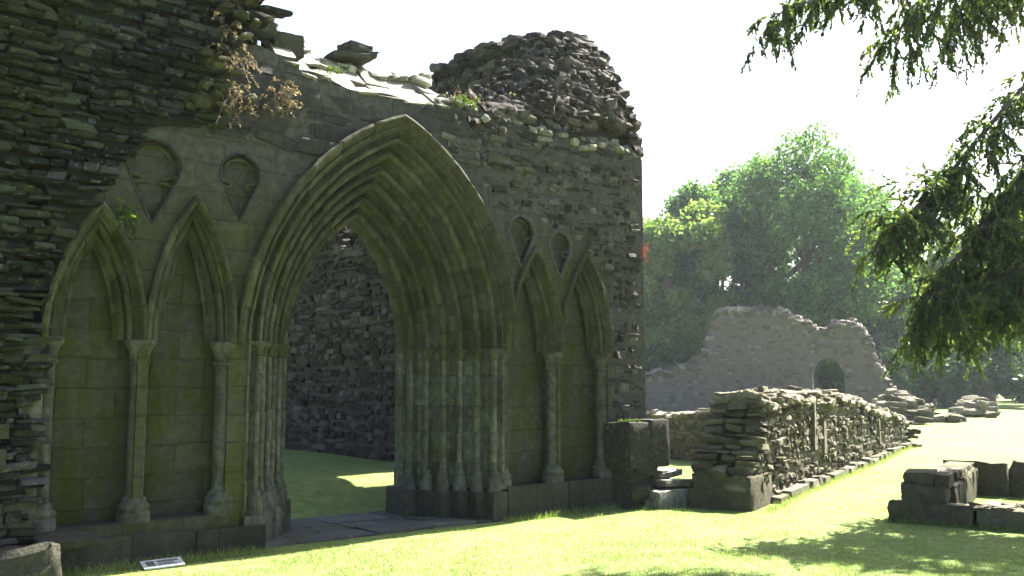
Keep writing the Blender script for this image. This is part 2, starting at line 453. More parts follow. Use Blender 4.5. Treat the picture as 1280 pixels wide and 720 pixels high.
# ------------------------------------------------------------------ THE WEST FRONT
PC = 5.46                      # doorway axis
W_OUT, H_OUT, W_IN, H_IN = 1.61, 2.46, .80, 1.56
lean = lambda z: .10 * np.clip((z - SPRING) / 2.6, 0, 1) ** 1.5      # the old arch has settled a little to one side
def leaning(f):
    def g(u):
        z = f(u)
        for _ in range(12): z = f(u - float(lean(z)))
        return z
    return g
portal_rise = lambda w: H_IN + (w - W_IN) / (W_OUT - W_IN) * (H_OUT - H_IN)
bays = [(2.40, .385, 1.14), (3.255, .385, 1.31), (7.56, .41, 1.22), (8.45, .43, 1.24)]
cols_x = [2.04, 2.83, 3.63, 7.11, 7.97, 8.86]
drops = [(2.86, 3.62, 1.5), (3.70, 3.66, 1.25), (7.37, 3.48, 1.25), (8.02, 3.36, 1.15)]

front = base_empty('west_front', (5.5, 0, 0), 'tall ruined stone front wall with a deep pointed doorway and blind arches', 'ruined wall')

def drop_lo(cx, cz, s):
    def f(x):
        d = abs(x - cx) / (.17 * s); d = min(d, 1)
        return cz - .36 * s * (1 - d) ** .8 
    return f
def drop_hi(cx, cz, s):
    def f(x):
        d = min(abs(x - cx) / (.17 * s), 1)
        return cz + .17 * s * math.sqrt(1 - d * d)
    return f
def wall_top(x):
    return 4.86 + .05 * math.sin(x * 2.1) + .03 * math.sin(x * 7.3) + (.12 if x < 4.3 else 0) - .20 * max(0, (x - 9.35) / .28) ** 2
holes = [(PC - W_OUT, PC + W_OUT, lambda u: -.2, leaning(arch_z(PC, W_OUT, H_OUT)))]
for c, w, h in bays: holes.append((c - w, c + w, lambda u: .36, arch_z(c, w, h)))
for cx, cz, s in drops: holes.append((cx - .17 * s, cx + .17 * s, drop_lo(cx, cz, s), drop_hi(cx, cz, s)))
UX, NY = (1, 0, 0), (0, -1, 0)
us = np.arange(2.0, 9.64, .03)
mb = MB(); strip_solid(mb, (0, 0, 0), UX, NY, us, wall_top, 0.0, .28, holes, -.2, .5)
skin = mb.build('ashlar_facing', M['ashlar'])
mb = MB(); strip_solid(mb, (0, 0, 0), UX, NY, np.arange(2.0, 9.64, .1), lambda x: wall_top(x) - .03, .283, 1.22, holes[:1], -.2, .5)
core = mb.build('wall_core', M['ashlar'])

# dark smooth walling over the doorway: thin flush blocks
hood_z = leaning(arch_z(PC, 1.77, 2.62))
def above_door(x, z):
    if z > wall_top(x) - .10 or not 3.25 < x < 6.35: return False
    if abs(x - PC) < 1.79 and z < hood_z(x) + .10: return False
    return z > 4.02
mb = MB(); rubble_face(mb, (0, 0, 0), UX, NY, 3.3, 6.4, 3.98, 4.95, above_door, (.13, .24), (.3, .65), .06, .005, .012, gap=.975, tone=(.3, .7))
dark = mb.build('upper_blockwork', M['dark_ashlar'], smooth=True, sharp=50)

# rubble zone, right-hand part and quoins
def right_rubble(x, z):
    if z > wall_top(x) - .04 or x > 9.52 or x < 6.2: return False
    if abs(x - PC) < 1.79 and z < hood_z(x) + .08: return False
    lim = np.interp(x, [6.2, 6.95, 7.1, 7.6, 7.75, 8.28, 8.5, 8.75, 8.98, 8.99], [4.2, 3.85, 3.78, 3.78, 3.62, 3.58, 3.42, 3.15, 2.2, -.1])
    return z > lim
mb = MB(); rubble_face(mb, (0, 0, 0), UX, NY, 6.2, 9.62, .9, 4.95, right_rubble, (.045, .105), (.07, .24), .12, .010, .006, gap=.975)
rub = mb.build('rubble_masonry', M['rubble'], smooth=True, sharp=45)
mb = MB()
# broken sloping wall head whose stones are coloured paler to look sunlit
n = 300
x = rng.uniform(6.0, 9.55, n); yy = rng.uniform(0, 1.15, n)
zt = np.array([wall_top(a) for a in x]) + yy * .42 - .05 + rng.normal(0, .03, n)
stones(mb, np.stack([x, yy, zt], 1), np.stack([rng.uniform(.04, .13, n), rng.uniform(.05, .11, n), rng.uniform(.02, .045, n)], 1), np.eye(3), rng.uniform(-.2, .8, n), tilt=.25)
head = mb.build('wall_head', M['coping'], smooth=True, sharp=45)

# sloping coping between the tower and the doorway apex
mb = MB()
sl = math.atan(.85)
for row, (yy, ln) in enumerate(((.14, .20), (.40, .19))):
    x = 4.08
    while x < 6.12:
        l = rng.uniform(.15, .42); a = sl + rng.normal(0, .11)
        A = np.stack([[1, 0, 0], [0, math.cos(a), math.sin(a)], [0, -math.sin(a), math.cos(a)]])
        stones(mb, [(x + l / 2, yy + rng.normal(0, .015), wall_top(x) - .06 + .85 * yy + rng.normal(0, .012))], [(l / 2 * .97, ln * rng.uniform(.75, 1.05), rng.uniform(.018, .04))], A, [rng.uniform(-.1, .9)], rough=.05, tilt=.08, square=True)
        x += l
n = 40
x = rng.uniform(4.1, 6.3, n); yy = rng.uniform(.45, .8, n)
stones(mb, np.stack([x, yy, np.array([wall_top(a) for a in x]) + .85 * np.minimum(yy, .55) - .03], 1), np.stack([rng.uniform(.05, .16, n), rng.uniform(.06, .12, n), rng.uniform(.02, .045, n)], 1), np.eye(3), rng.random(n), tilt=.2)
cop = mb.build('coping', M['coping'], smooth=True, sharp=45)

# the doorway: five moulded orders
def roll(cw, cy, r, a0, a1, n=9):
    return [(cw + r * math.cos(a), cy + r * math.sin(a)) for a in np.linspace(a0, a1, n)]
NORD = 6
def order_profile(full=True):
    p = [(W_OUT + .02, -.012)]
    w, y = W_OUT, 0.0; nO = NORD; dw = (W_OUT - W_IN) / nO; dy = .96 / nO
    for i in range(nO):
        r = .033 if i % 2 == 0 else .043
        p.append((w - .012, y))
        for t in np.linspace(0, 1, 5): p.append((w - .012 - t * (dw - 2 * r - .034), y + .004 + .030 * math.sin(PI * t)))
        p += [(w - dw + 2 * r + .016, y - .008), (w - dw + 2 * r + .006, y + .038)]
        p += roll(w - dw + r, y + r, r, -.25 * PI + .2, -1.25 * PI - .2, 10)
        p += [(w - dw + .022, y + 2 * r + .006)]
        for t in np.linspace(0, 1, 5): p.append((w - dw + .006 + .034 * math.sin(PI * t), y + 2 * r + .016 + t * (dy - 2 * r - .024)))
        w -= dw; y += dy
    p += [(w, y), (w - .008, 1.0), (w - .008, 1.10), (W_OUT + .02, 1.235)]
    return p
prof = order_profile()
mb = MB(); sweep_arch(mb, PC, prof, portal_rise, 11, .0035, lean)
arch = mb.build('doorway_arch', M['mould'], smooth=True, sharp=40)
subs = []
for s in (-1, 1):                                            # jambs below the capitals
    mb = MB(); T = block_params(5); zz = np.interp(T[:, 0], np.arange(6), [.36, .66, 1.02, 1.33, 1.70, SPRING + .02])
    bi = T[:, 1].astype(int); P, tn = [], []
    off = rng.normal(0, .003, (len(prof) // 11 + 1, 5, 2)); tb = rng.uniform(0, 1, (len(prof) // 11 + 1, 5))
    for k, (w, y) in enumerate(prof):
        o_ = off[k // 11][bi]
        P.append(np.stack([PC + s * (w + T[:, 2] * .008 + o_[:, 0]), y + T[:, 2] * .01 + o_[:, 1], zz], 1)); tn.append(tb[k // 11][bi])
    P = np.array(P) + rng.normal(0, .0015, (len(prof), len(zz), 3))
    a, b = P.shape[:2]; i, j = np.meshgrid(np.arange(a - 1), np.arange(b - 1), indexing='ij'); qq = (i * b + j).ravel()
    mb.add(P.reshape(-1, 3), np.stack([qq, qq + 1, qq + b + 1, qq + b], 1), np.array(tn).ravel())
    subs.append(mb.build('jamb', M['jamb'], smooth=True, sharp=40))
    dw = (W_OUT - W_IN) / NORD; dy = .96 / NORD
    # stepped plinth under the jamb shafts
    mb = MB()
    for i in range(NORD):
        w1 = W_OUT - dw * i
        a, b = sorted((PC + s * (w1 + .03), PC + s * (W_OUT - dw * (i + 1) - .05)))
        box(mb, (a, dy * i - .06, -.1), (b, 1.2 - .003 * i, .33 + .003 * i), rng.random(), .008)
    subs.append(mb.build('jamb_plinth', M['plinth' if s > 0 else 'column']))
    for i in range(NORD):
        r = .033 if i % 2 == 0 else .043
        cx = PC + s * (W_OUT - dw * (i + 1) + r); cy = dy * i + r
        mb = MB(); lathe(mb, cx, cy, [(.02, .325), (.085, .33), (.087, .42), (.074, .45), (.078, .49), (.068, .51), (.056, .52), (.062, .55), (.052, .565), (r + .002, .58)], 16)
        subs.append(mb.build('shaft_base', M['column'], smooth=True, sharp=50))
        mb = MB(); lathe(mb, cx, cy, [(r + .002, 1.88), (.054, 1.886), (.056, 1.897), (.044, 1.905), (.047, 1.93), (.06, 1.965), (.072, 1.975), (.08, 1.987), (.08, 2.015), (.07, 2.024), (.02, 2.026)], 16)
        subs.append(mb.build('shaft_capital', M['mould'], smooth=True, sharp=50))
    # moulded band joining the capitals
    mb = MB()
    for i in range(NORD):
        w1 = W_OUT - dw * i + .02; w2 = W_OUT - dw * (i + 1) - .015
        a, b = sorted((PC + s * w1, PC + s * w2))
        box(mb, (a, dy * i - .018, 1.985 + .001 * i), (b, dy * (i + 1) + .03, 2.022 + .001 * i), .5, .003)
    subs.append(mb.build('impost_band', M['mould']))
# hood mould
mb = MB(); hp = [(w_ - .09, y_) for w_, y_ in [(1.70, .01), (1.715, -.05), (1.74, -.062), (1.755, -.04), (1.775, -.055), (1.80, -.105), (1.825, -.122), (1.838, -.124), (1.866, -.106), (1.87, -.06), (1.87, .01)]]
sweep_arch(mb, PC, hp, lambda w: 2.46 + (w - 1.61) * 1.0, 8, .005, lean)
subs.append(mb.build('hood_mould', M['mould'], smooth=True, sharp=40))
adopt(front, skin, core, dark, rub, head, cop, arch)
for o in subs: o.parent = arch

# blind arches with recessed panels
for c, w, h in bays:
    e = [(w + .06, .012), (w + .058, -.075), (w + .034, -.098), (w + .015, -.088), (w - .002, -.03), (w - .006, .012), (w - .03, .02)] + roll(w - .055, .055, .03, .2 * PI - .6, -1.0 * PI - .4, 8)
    e += [(w - .06, .10), (w - .075, .125), (w - .10, .105), (w - .125, .125), (w - .13, .15), (w - .145, .165)] + roll(w - .165, .185, .024, .2 * PI - .6, -1.0 * PI - .4, 7) + [(w - .15, .23), (w - .15, .29)]
    mb = MB(); sweep_arch(mb, c, e, lambda ww, w=w, h=h: h + (ww - w) * 1.7, 5, .0035)
    ba = mb.build('blind_arch', M['mould'], smooth=True, sharp=40)
    # sunk panel with trefoil cusps at its head
    mb = MB(); box(mb, (c - w - .06, .275, .2), (c + w + .06, .281, SPRING + h), .5)
    pan = mb.build('sunk_panel', M['ashlar']); pan.parent = ba
    adopt(front, ba)

def column(cx, cy, zb, r=.075):
    mb = MB(); lathe(mb, cx, cy, [(r, zb + .2), (r * 1.01, zb + .8), (r * .99, 1.3), (r, 1.80)], 20)
    sh = mb.build('column', M['column'], smooth=True, sharp=50)
    mb = MB(); lathe(mb, cx, cy, [(.02, zb - .02), (.142, zb - .02), (.145, zb + .07), (.128, zb + .085), (.13, zb + .10), (.142, zb + .115), (.14, zb + .135), (.118, zb + .15), (.108, zb + .165), (.112, zb + .185), (.100, zb + .2), (r + .003, zb + .215)], 22)
    b = mb.build('column_base', M['column'], smooth=True, sharp=50)
    mb = MB(); lathe(mb, cx, cy, [(r + .002, 1.78), (.098, 1.787), (.10, 1.805), (.082, 1.815), (.085, 1.87), (.112, 1.93), (.128, 1.945), (.138, 1.96), (.138, 2.0), (.12, 2.01), (.02, 2.012)], 22)
    k = mb.build('column_capital', M['column'], smooth=True, sharp=50)
    b.parent = sh; k.parent = sh; adopt(front, sh)
    return sh
for i, cx in enumerate(cols_x):
    column(cx, .10, .38)

# teardrop spandrel carvings
for cx, cz, s in drops:
    th = np.linspace(0, 2 * PI, 48, endpoint=False); pts = []
    lo, hi = drop_lo(cx, cz, s), drop_hi(cx, cz, s); w = .17 * s
    top = [(cx + w * math.cos(a), hi(cx + w * math.cos(a))) for a in np.linspace(0, PI, 22)]
    bot = [(cx - w + 2 * w * t, lo(cx - w + 2 * w * t)) for t in (.03, .1, .2, .3, .4, .46, .5, .54, .6, .7, .8, .9, .97)]
    loop = np.array([(a, .004, b) for a, b in top + bot]); loop = np.vstack([loop, loop[:1]])
    mb = MB(); loop = loop + rng.normal(0, .004, loop.shape); loop[-1] = loop[0]; tube(mb, loop, .026 if cx > 6 else .016, 8)
    rim = mb.build('spandrel_rim', M['rim' if cx > 6 else 'dark_ashlar'], smooth=True)
    mb = MB(); box(mb, (cx - w - .03, .095, cz - .45 * s), (cx + w + .03, .10, cz + .25 * s))
    fl = mb.build('spandrel_floor', M['ashlar']); fl.parent = rim
    mb = MB()                                                # cusped tracery dividing the drop
    for sg in (-1, 1):
        a = np.linspace(0, PI * .9, 10)
        tube(mb, np.array([(cx + sg * (.165 - .115 * math.sin(t)) * s, .055, cz - .06 * s + (.02 - .075 * t / PI) * s) for t in a]), np.linspace(.024, .018, 10), 7)
    a = np.linspace(.1 * PI, .9 * PI, 10)
    tube(mb, np.array([(cx + .125 * s * math.cos(t), .06, cz + .02 + .12 * s * math.sin(t)) for t in a]), .018, 7)
    tr = mb.build('spandrel_tracery', M['mould'], smooth=True); tr.parent = rim
    adopt(front, rim)

# plinths: bench under the left bays, block under the right bays
mb = MB(); x = 2.12
while x < 4.0:
    l = min(rng.uniform(.35, .7), 4.02 - x)
    if 4.02 - x - l < .2: l = 4.02 - x
    box(mb, (x + .004, -.12 + rng.normal(0, .008), -.2), (x + l - .004, .3, .255 + rng.normal(0, .008)), rng.random(), .008); x += l
box(mb, (1.95, .02, .2), (3.84, .32, .375), .5, .004)
pl = mb.build('plinth', M['plinth'])
mb = MB(); x = 7.09
while x < 9.0:
    l = min(rng.uniform(.35, .7), 9.05 - x)
    if 9.05 - x - l < .2: l = 9.05 - x
    box(mb, (x + .004, -.06 + rng.normal(0, .008), -.2), (x + l - .004, .3, .375 + rng.normal(0, .006)), rng.random(), .006); x += l
pr = mb.build('plinth', M['plinth'])
# pale respond strip at the tower side
mb = MB(); z = .33
while z < 1.98:
    h = rng.uniform(.22, .4); h = min(h, 2.02 - z)
    wl = rng.choice([.10, .17, .24])
    box(mb, (1.92 - wl, -.03 + rng.normal(0, .006), z + .005), (2.00, .25, z + h - .005), rng.random(), .006); z += h
resp = mb.build('respond', M['jamb'])
adopt(front, pl, pr, resp)

# ------------------------------------------------------------------ the tower wall on the left
tower = base_empty('tower_wall', (.5, .5, 0), 'taller dark tower wall of thin rough courses beside the mossy blind arches', 'ruined wall')
diag = lambda x: np.interp(x, [1.95, 2.0, 2.15, 2.45, 2.82, 3.4, 3.401], [-.2, 2.6, 2.95, 3.45, 4.0, 4.08, 4.08])
edge = lambda z: np.interp(z, [0, 4.9, 5.0, 5.3, 5.7, 6.2, 7.0, 8.0], [3.40, 3.42, 3.75, 3.92, 3.80, 3.5, 3.0, 2.2])
def in_tower(x, z):
    return x < edge(z) + .04 * math.sin(z * 23) and z > diag(x) + (.02 if x > 1.95 else 0)
mb = MB()
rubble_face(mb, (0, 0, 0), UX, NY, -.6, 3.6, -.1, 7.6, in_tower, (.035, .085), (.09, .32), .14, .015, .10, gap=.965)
core_top = lambda x: np.interp(x, [-4, 2.0, 3.0, 3.5, 3.85], [8, 7.6, 6.9, 6.1, 5.2])
strip_solid(mb, (0, 0, 0), UX, NY, np.arange(-4, 1.96, .2), core_top, -.02, 2.2, (), -.2, -1)
strip_solid(mb, (0, 0, 0), UX, NY, np.arange(1.96, 3.8, .12), core_top, -.0199, 1.6, (), lambda x: max(diag(x), wall_top(x) + .01 if x > 3.38 else 0), -1)
n = 110                                                      # ragged broken edge
zz = rng.uniform(4.95, 7.4, n); xx = np.array([edge(z) for z in zz]) + rng.normal(-.04, .09, n)
stones(mb, np.stack([xx, rng.uniform(-.05, 1.2, n), zz], 1), np.stack([rng.uniform(.08, .2, n), rng.uniform(.08, .16, n), rng.uniform(.03, .06, n)], 1), np.eye(3), rng.uniform(.3, 1, n), tilt=.15)
mb2 = MB(); n = 46
zz = rng.uniform(4.25, 5.6, n); xx = 3.40 + rng.normal(0, .10, n) + np.clip(zz - 4.9, 0, .3) * .8
stones(mb2, np.stack([xx, rng.uniform(-.20, -.05, n), zz], 1), np.stack([rng.uniform(.03, .09, n), rng.uniform(.05, .10, n), rng.uniform(.018, .042, n)], 1), np.eye(3), rng.uniform(-.2, .8, n), tilt=.3)
adopt(tower, mb2.build('broken_edge', M['field'], smooth=True, sharp=45))
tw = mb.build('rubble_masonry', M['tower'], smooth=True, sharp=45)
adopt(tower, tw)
# coarse flush blocks low on the tower
mb = MB()
for z, h in ((-.1, .34), (.26, .16), (.44, .22), (.70, .12), (.9, .2), (1.16, .14)):
    x = .2
    while x < 1.7:
        l = rng.uniform(.3, .6); box(mb, (x + .01, -.15 + rng.normal(0, .02), z + .01), (min(x + l, 1.74) - .01, .1, z + h * .85), rng.random(), .012); x += l
adopt(tower, mb.build('large_block_courses', M['plinth']))

# ------------------------------------------------------------------ nave side wall behind (inner face x = 8.7) and its high stump
side = base_empty('nave_side_wall', (9.2, 7, 0), 'dark inner side wall of the nave with a high ragged stump rising behind the front', 'ruined wall')
def side_top(y):
    return np.interp(y, [.9, 1.25, 1.8, 2.6, 3.4, 4.1, 4.3, 4.9, 5.6, 6.3, 6.5, 6.85, 7.1, 9, 14], [6.5, 6.68, 6.80, 6.82, 6.84, 6.78, 6.2, 5.5, 5.0, 4.5, 4.20, 4.22, 4.55, 4.6, 4.5]) + .05 * math.sin(y * 9)
LO, HI = 2.5, 3.35
sl_holes = [(LO, HI, lambda u: 1.25, lambda u: 3.55)]
mb = MB()
strip_solid(mb, (8.73, 0, 0), (0, 1, 0), (-1, 0, 0), np.arange(1.24, 14.01, .2), lambda y: side_top(y) - .1, 0, .86, sl_holes, -.2, -1)
rubble_face(mb, (8.7, 0, 0), (0, 1, 0), (-1, 0, 0), 1.25, 14, .2, 7.0, lambda y, z: z < side_top(y) - .03 and not (LO - .02 < y < HI + .02 and 1.25 < z < 3.55), (.06, .13), (.1, .34), .12, .014, .005, gap=.965)
n = 900                                                      # ragged wall head
yy = rng.uniform(1.0, 14, n); xx = rng.uniform(8.66, 9.6, n)
zt = np.array([side_top(a) for a in yy]) - .04 - .45 * np.clip((xx - 9.1) / .5, 0, 1) ** 2 + rng.normal(0, .045, n)
stones(mb, np.stack([xx, yy, zt], 1), np.stack([rng.uniform(.06, .16, n), rng.uniform(.08, .2, n), rng.uniform(.035, .075, n)], 1), np.eye(3), rng.uniform(.2, 1, n), tilt=.25)
# stump over the front corner
n = 1500
t = rng.uniform(0, 1, n); xx = 6.65 + 2.95 * t ** .8; 
def stump_top(x, y):
    r = np.interp(x, [6.5, 7.0, 7.6, 8.2, 8.7, 9.1, 9.45, 9.6], [4.95, 5.15, 5.5, 6.05, 6.5, 6.68, 6.5, 5.9])
    return np.where(y < 1.0, 4.9 + (r - 4.9) * np.clip((y - .06) / .75, 0, 1) ** .6, r)
yy = rng.uniform(.12, 1.3, n)
zt = stump_top(xx, yy) - rng.uniform(0, 1, n) ** 2 * .35
stones(mb, np.stack([xx, yy, zt], 1), np.stack([rng.uniform(.06, .19, n), rng.uniform(.08, .18, n), rng.uniform(.035, .085, n)], 1), np.eye(3), rng.uniform(0, 1, n), tilt=.25)
strip_solid(mb, (0, 0, 0), UX, NY, np.arange(6.7, 9.5, .1), lambda x: float(stump_top(np.array(x), np.array(1.2))) - .15, .95, 1.235, (), 4.6, -1)
# masonry under the stump's slope
for (a, b) in ((.22, .36), (.36, .5), (.5, .65), (.65, .8), (.8, .951)):
    strip_solid(mb, (0, 0, 0), UX, NY, np.arange(6.8, 9.5, .15), lambda x: float(stump_top(np.array(x), np.array(a))) - .12, a, b, (), 4.6, -1)
for _ in range(1):
    rubble_face(mb, (0, .98, 0), UX, NY, 6.7, 9.5, 4.8, 6.8, lambda x, z: z < stump_top(np.array(x), np.array(1.2)) - .02 and z > stump_top(np.array(x), np.array(.5)), (.07, .14), (.12, .34), .12, .04, .02)
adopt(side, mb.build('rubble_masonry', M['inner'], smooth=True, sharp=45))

# ------------------------------------------------------------------ buttress stub at the right corner and its steps
but = base_empty('buttress_stub', (9.4, -.2, 0), 'squat broken buttress block with bright flat top at the corner of the front', 'buttress')
mb = MB()
stones(mb, [(9.03, -.22, .80), (9.40, -.22, .82)], [(.235, .235, .30), (.185, .24, .31)], np.eye(3), [.25, .35], rough=.02, tilt=.008, square=True)
adopt(but, mb.build('upper_block', M['rubble'], smooth=True, sharp=40))
mb = MB(); box(mb, (8.92, -.32, -.1), (9.45, .02, .50), .4, .02)
stones(mb, [(9.2, -.35, .5), (9.5, -.32, .35), (9.1, -.36, .2), (9.42, -.36, .12)], [(.2, .06, .07), (.16, .08, .1), (.2, .08, .09), (.2, .08, .1)], np.eye(3), [.3, .5, .4, .2])
adopt(but, mb.build('lower_core', M['rubble'], smooth=True, sharp=40))
steps = [((9.58, -.36, .115), (.40, .26, .115), 'thick dark based slab lying lowest beside the buttress stub'),
         ((9.66, -.30, .285), (.30, .24, .045), 'tilted pale slab lying on the thick slab by the buttress'),
         ((9.66, -.22, .40), (.24, .18, .04), 'small pale slab topmost of the pile by the buttress')]
for p, h, lab in steps:
    mb = MB(); stones(mb, [p], [h], np.eye(3), [.6], rough=.03, tilt=.06, square=True)
    tag(mb.build('stone_slab', M['slab'], smooth=True, sharp=40), lab, 'stone slab', 'loose slabs by the buttress')

# ------------------------------------------------------------------ low ruined walls
def low_wall(name, a, b, thick, h, label, cat='low wall', mat='field', hr=(.07, .14), lr=(.12, .34), rake=None, seed=0, tone=(0, 1), zb=-.1, jut=.022, topn=34, group=None):
    """a: near corner, b: far corner of the right-hand face; the wall's body lies to the left of a>b"""
    a = np.array([*a, 0.0]); b = np.array([*b, 0.0]); L = np.linalg.norm(b - a); U = (b - a) / L; R = np.array([U[1], -U[0], 0])
    hh = lambda s: float(np.interp(s, *h)) + .035 * math.sin(s * 3.3 + 1) + .03 * math.sin(s * 7.9)
    rk = rake or (lambda z: 0.0)
    mb = MB()
    inner = lambda s: min(hh(s) - .06, max([z for z in np.linspace(.1, 3, 30) if rk(z) + .22 < s] or [.1]) if rake else 9)
    strip_solid(mb, a - R * .03, U, R, np.arange(.15, L - .05, .1), inner, 0, thick - .06, (), lambda s: zb, -1)
    ok = lambda s, z: z < hh(s) - .08 and s > rk(z)
    rubble_face(mb, a, U, R, 0, L, zb, max(h[1]) + .1, ok, hr, lr, .12, jut, 0, tone=tone)
    rubble_face(mb, a - R * thick, U, -R, 0, L, zb, max(h[1]) + .1, ok, hr, lr, .12, jut, 0, tone=tone)
    if rake is None:
        rubble_face(mb, a + U * .0, -R, -U, 0, thick, zb, hh(0) + .02, lambda s, z: z < hh(.05) - .02, hr, lr, .12, jut, 0, tone=tone)
    else:                                                    # raked, toothed end: whole stones course by course
        z = zb
        while z < hh(.6) - .02:
            h_ = rng.uniform(*hr); t = 0.05
            while t < thick:
                l = rng.uniform(.18, .36); s0 = rk(z) + rng.normal(0, .05)
                p = a + U * (s0 + .16) - R * min(t + l / 2, thick - .05) + np.array([0, 0, z + h_ / 2])
                stones(mb, [p], [(l / 2 * .96, .2, h_ / 2 * .93)], np.stack([-R, -U, [0, 0, 1]]), [rng.uniform(*tone)], tilt=.08); t += l
            z += h_
    rubble_face(mb, b, -R, U, 0, thick, zb, hh(L), lambda s, z: True, hr, lr, .12, jut, 0, tone=tone)
    n = int(topn * L * thick / .6) + 4
    s = rng.uniform(.0, L, n); t = rng.uniform(.02, thick - .02, n)
    s = np.maximum(s, np.array([rk(hh(q) - .05) for q in s]) + .05)
    z = np.array([hh(q) for q in s]) - .03 - .09 * np.clip(1 - t / .25, 0, 1) + rng.normal(0, .025, n)
    stones(mb, a + s[:, None] * U - t[:, None] * R + z[:, None] * np.array([0, 0, 1]), np.stack([rng.uniform(.08, .2, n), rng.uniform(.07, .15, n), rng.uniform(.025, .055, n)], 1), np.stack([U, R, [0, 0, 1]]), rng.uniform(.75, 1.2, n), tilt=.14)  # top stones get pale tones that stand in for sunlight on them
    o = mb.build(name, M[mat], smooth=True, sharp=45)
    return tag(o, label, cat, group), U, R

mid, U, R = low_wall('low_wall', (10.02, -1.40), (23.7, 3.40), .74,
    ([0, .8, 3, 6.2, 7.2, 9.0, 9.2, 12.5, 14.5], [1.38, 1.42, 1.44, 1.40, 1.34, 1.22, 1.05, .92, .62]),
    'long chest-high rubble wall with a dark toothed end running across the lawn', rake=lambda z: .05 + .95 * max(0, z - .42) ** .8 * (1 if z > .44 else 0), tone=(0, .9), hr=(.05, .12), lr=(.09, .32), jut=.010)
# footing course, first block and pale dressed strips belong to that wall
mb = MB()
A0 = np.array([10.02, -1.40, 0])
box_pts = lambda s0, s1, t0, t1, z0, z1: [A0 + U * s - R * t + np.array([0, 0, z]) for s in (s0, s1) for t in (t0, t1) for z in (z0, z1)]
AX = np.stack([U, R, [0, 0, 1]]); mb_b = MB()
for s0, s1, t0, t1, z0, z1, tn in ((-.06, .42, .30, .74, -.1, .43, .15), (-.03, .5, -.02, .31, -.1, .40, .4), (.5, 1.0, -.02, .3, -.1, .36, .6), (-.10, .2, .45, .80, -.1, .22, .2)):
    stones(mb_b, [A0 + U * (s0 + s1) / 2 - R * (t0 + t1) / 2 + np.array([0, 0, (z0 + z1) / 2])], [((s1 - s0) / 2, (t1 - t0) / 2, (z1 - z0) / 2)], AX, [tn], rough=.05, tilt=.03, square=True)
q = mb_b.build('base_block', M['field'], smooth=True, sharp=45); q.parent = mid
s = .9
while s < 13.5:
    l = rng.uniform(.25, .6)
    mb.add(np.array(box_pts(s, s + l * .95, -.13 + rng.normal(0, .03), .1, -.1, .10 + rng.normal(0, .02))) + rng.normal(0, .012, (8, 3)), BOXF, rng.uniform(.6, 1)); s += l
f = mb.build('footing', M['field']); f.parent = mid
for s0, z0, z1 in ((3.55, .55, 1.30), (4.2, .45, 1.0), (9.7, .3, .85)):
    mb = MB(); mb.add(np.array(box_pts(s0, s0 + .16, -.035, .1, z0, z1)) + rng.normal(0, .006, (8, 3)), BOXF, .95)
    q = mb.build('dressed_strip', M['field']); q.parent = mid

low_wall('low_wall', (16.0, 3.3), (16.35, 6.2), .7, ([0, .3, 1.2, 2.9], [.92, .98, .95, .85]), 'short brown rubble wall between the buttress and the long wall', tone=(.2, .9))
o = MB(); stones(o, [(*gnd(877, 567), .05)], [(.62, .35, .07)], np.stack([[RX, RY, 0], [FX, FY, 0], [0, 0, 1]]), [.7], rough=.05, tilt=.03)
tag(o.build('stone_slab', M['slab'], smooth=True, sharp=40), 'flat pale slab lying at the foot of the short brown wall', 'stone slab')

# L-shaped foundation in the right foreground
r0 = np.array(gnd(1110, 653)); r1 = np.array(gnd(1300, 667)); dU = (r1 - r0) / np.linalg.norm(r1 - r0)
found = base_empty('foundation_wall', (*r0, 0), 'low angular foundation wall of squared blocks with two tiers on the grass', 'foundation wall')
nU = np.array([-dU[1], dU[0]]);  nU = nU if nU @ np.array([FX, FY]) > 0 else -nU
def fpt(s, t, z): return np.array([*(r0 + dU * s + nU * t), z])
def fblocks(name, s0, s1, t0, t1, z0, z1, lmin, lmax, jit=.012, mat='field', axis=0):
    mb = MB(); a, e = (s0, s1) if axis == 0 else (t0, t1)
    while a < e - .02:
        l = min(rng.uniform(lmin, lmax), e - a); l = e - a if e - a - l < .15 else l
        dz = rng.normal(0, .012); g = .006
        rngs = (a + g, a + l - g)
        S, T = (rngs, (t0, t1)) if axis == 0 else ((s0, s1), rngs)
        cen = (fpt(sum(S) / 2, sum(T) / 2, (z0 + z1) / 2 + dz),)
        hf = ((S[1] - S[0]) / 2, (T[1] - T[0]) / 2, (z1 - z0) / 2)
        stones(mb, cen, [hf], np.stack([[*dU, 0], [*nU, 0], [0, 0, 1]]), [rng.uniform(.1, .7)], rough=.045, tilt=.02, square=True); a += l
    q = mb.build(name, M[mat], smooth=True, sharp=40); adopt(found, q); return q
fblocks('front_course', 0, 3.0, 0, .5, -.12, .225, .55, 1.0)
fblocks('second_course', .13, .62, .10, .52, .225, .42, .3, .7)
fblocks('capping_course', .15, .66, .16, .60, .42, .57, .25, .4)
fblocks('return_wall', .25, .66, .60, 3.4, -.1, .40, .3, .5, axis=1)
fblocks('return_wall_top', .28, .62, 1.2, 3.4, .40, .48, .25, .45, axis=1)
fblocks('rear_course', .2, 5.0, 3.42, 3.95, -.1, .47, .8, 1.5)
mb = MB(); n = 60
S = rng.uniform(0, 3, n); T = rng.uniform(.1, .5, n); keep = (S > .95)
stones(mb, np.array([fpt(a, b, .225) for a, b in zip(S, T)])[keep], np.stack([rng.uniform(.05, .13, n), rng.uniform(.05, .1, n), rng.uniform(.015, .035, n)], 1)[keep], np.eye(3), rng.uniform(.3, 1, n)[keep], tilt=.15)
adopt(found, mb.build('loose_topping', M['field'], smooth=True, sharp=45))

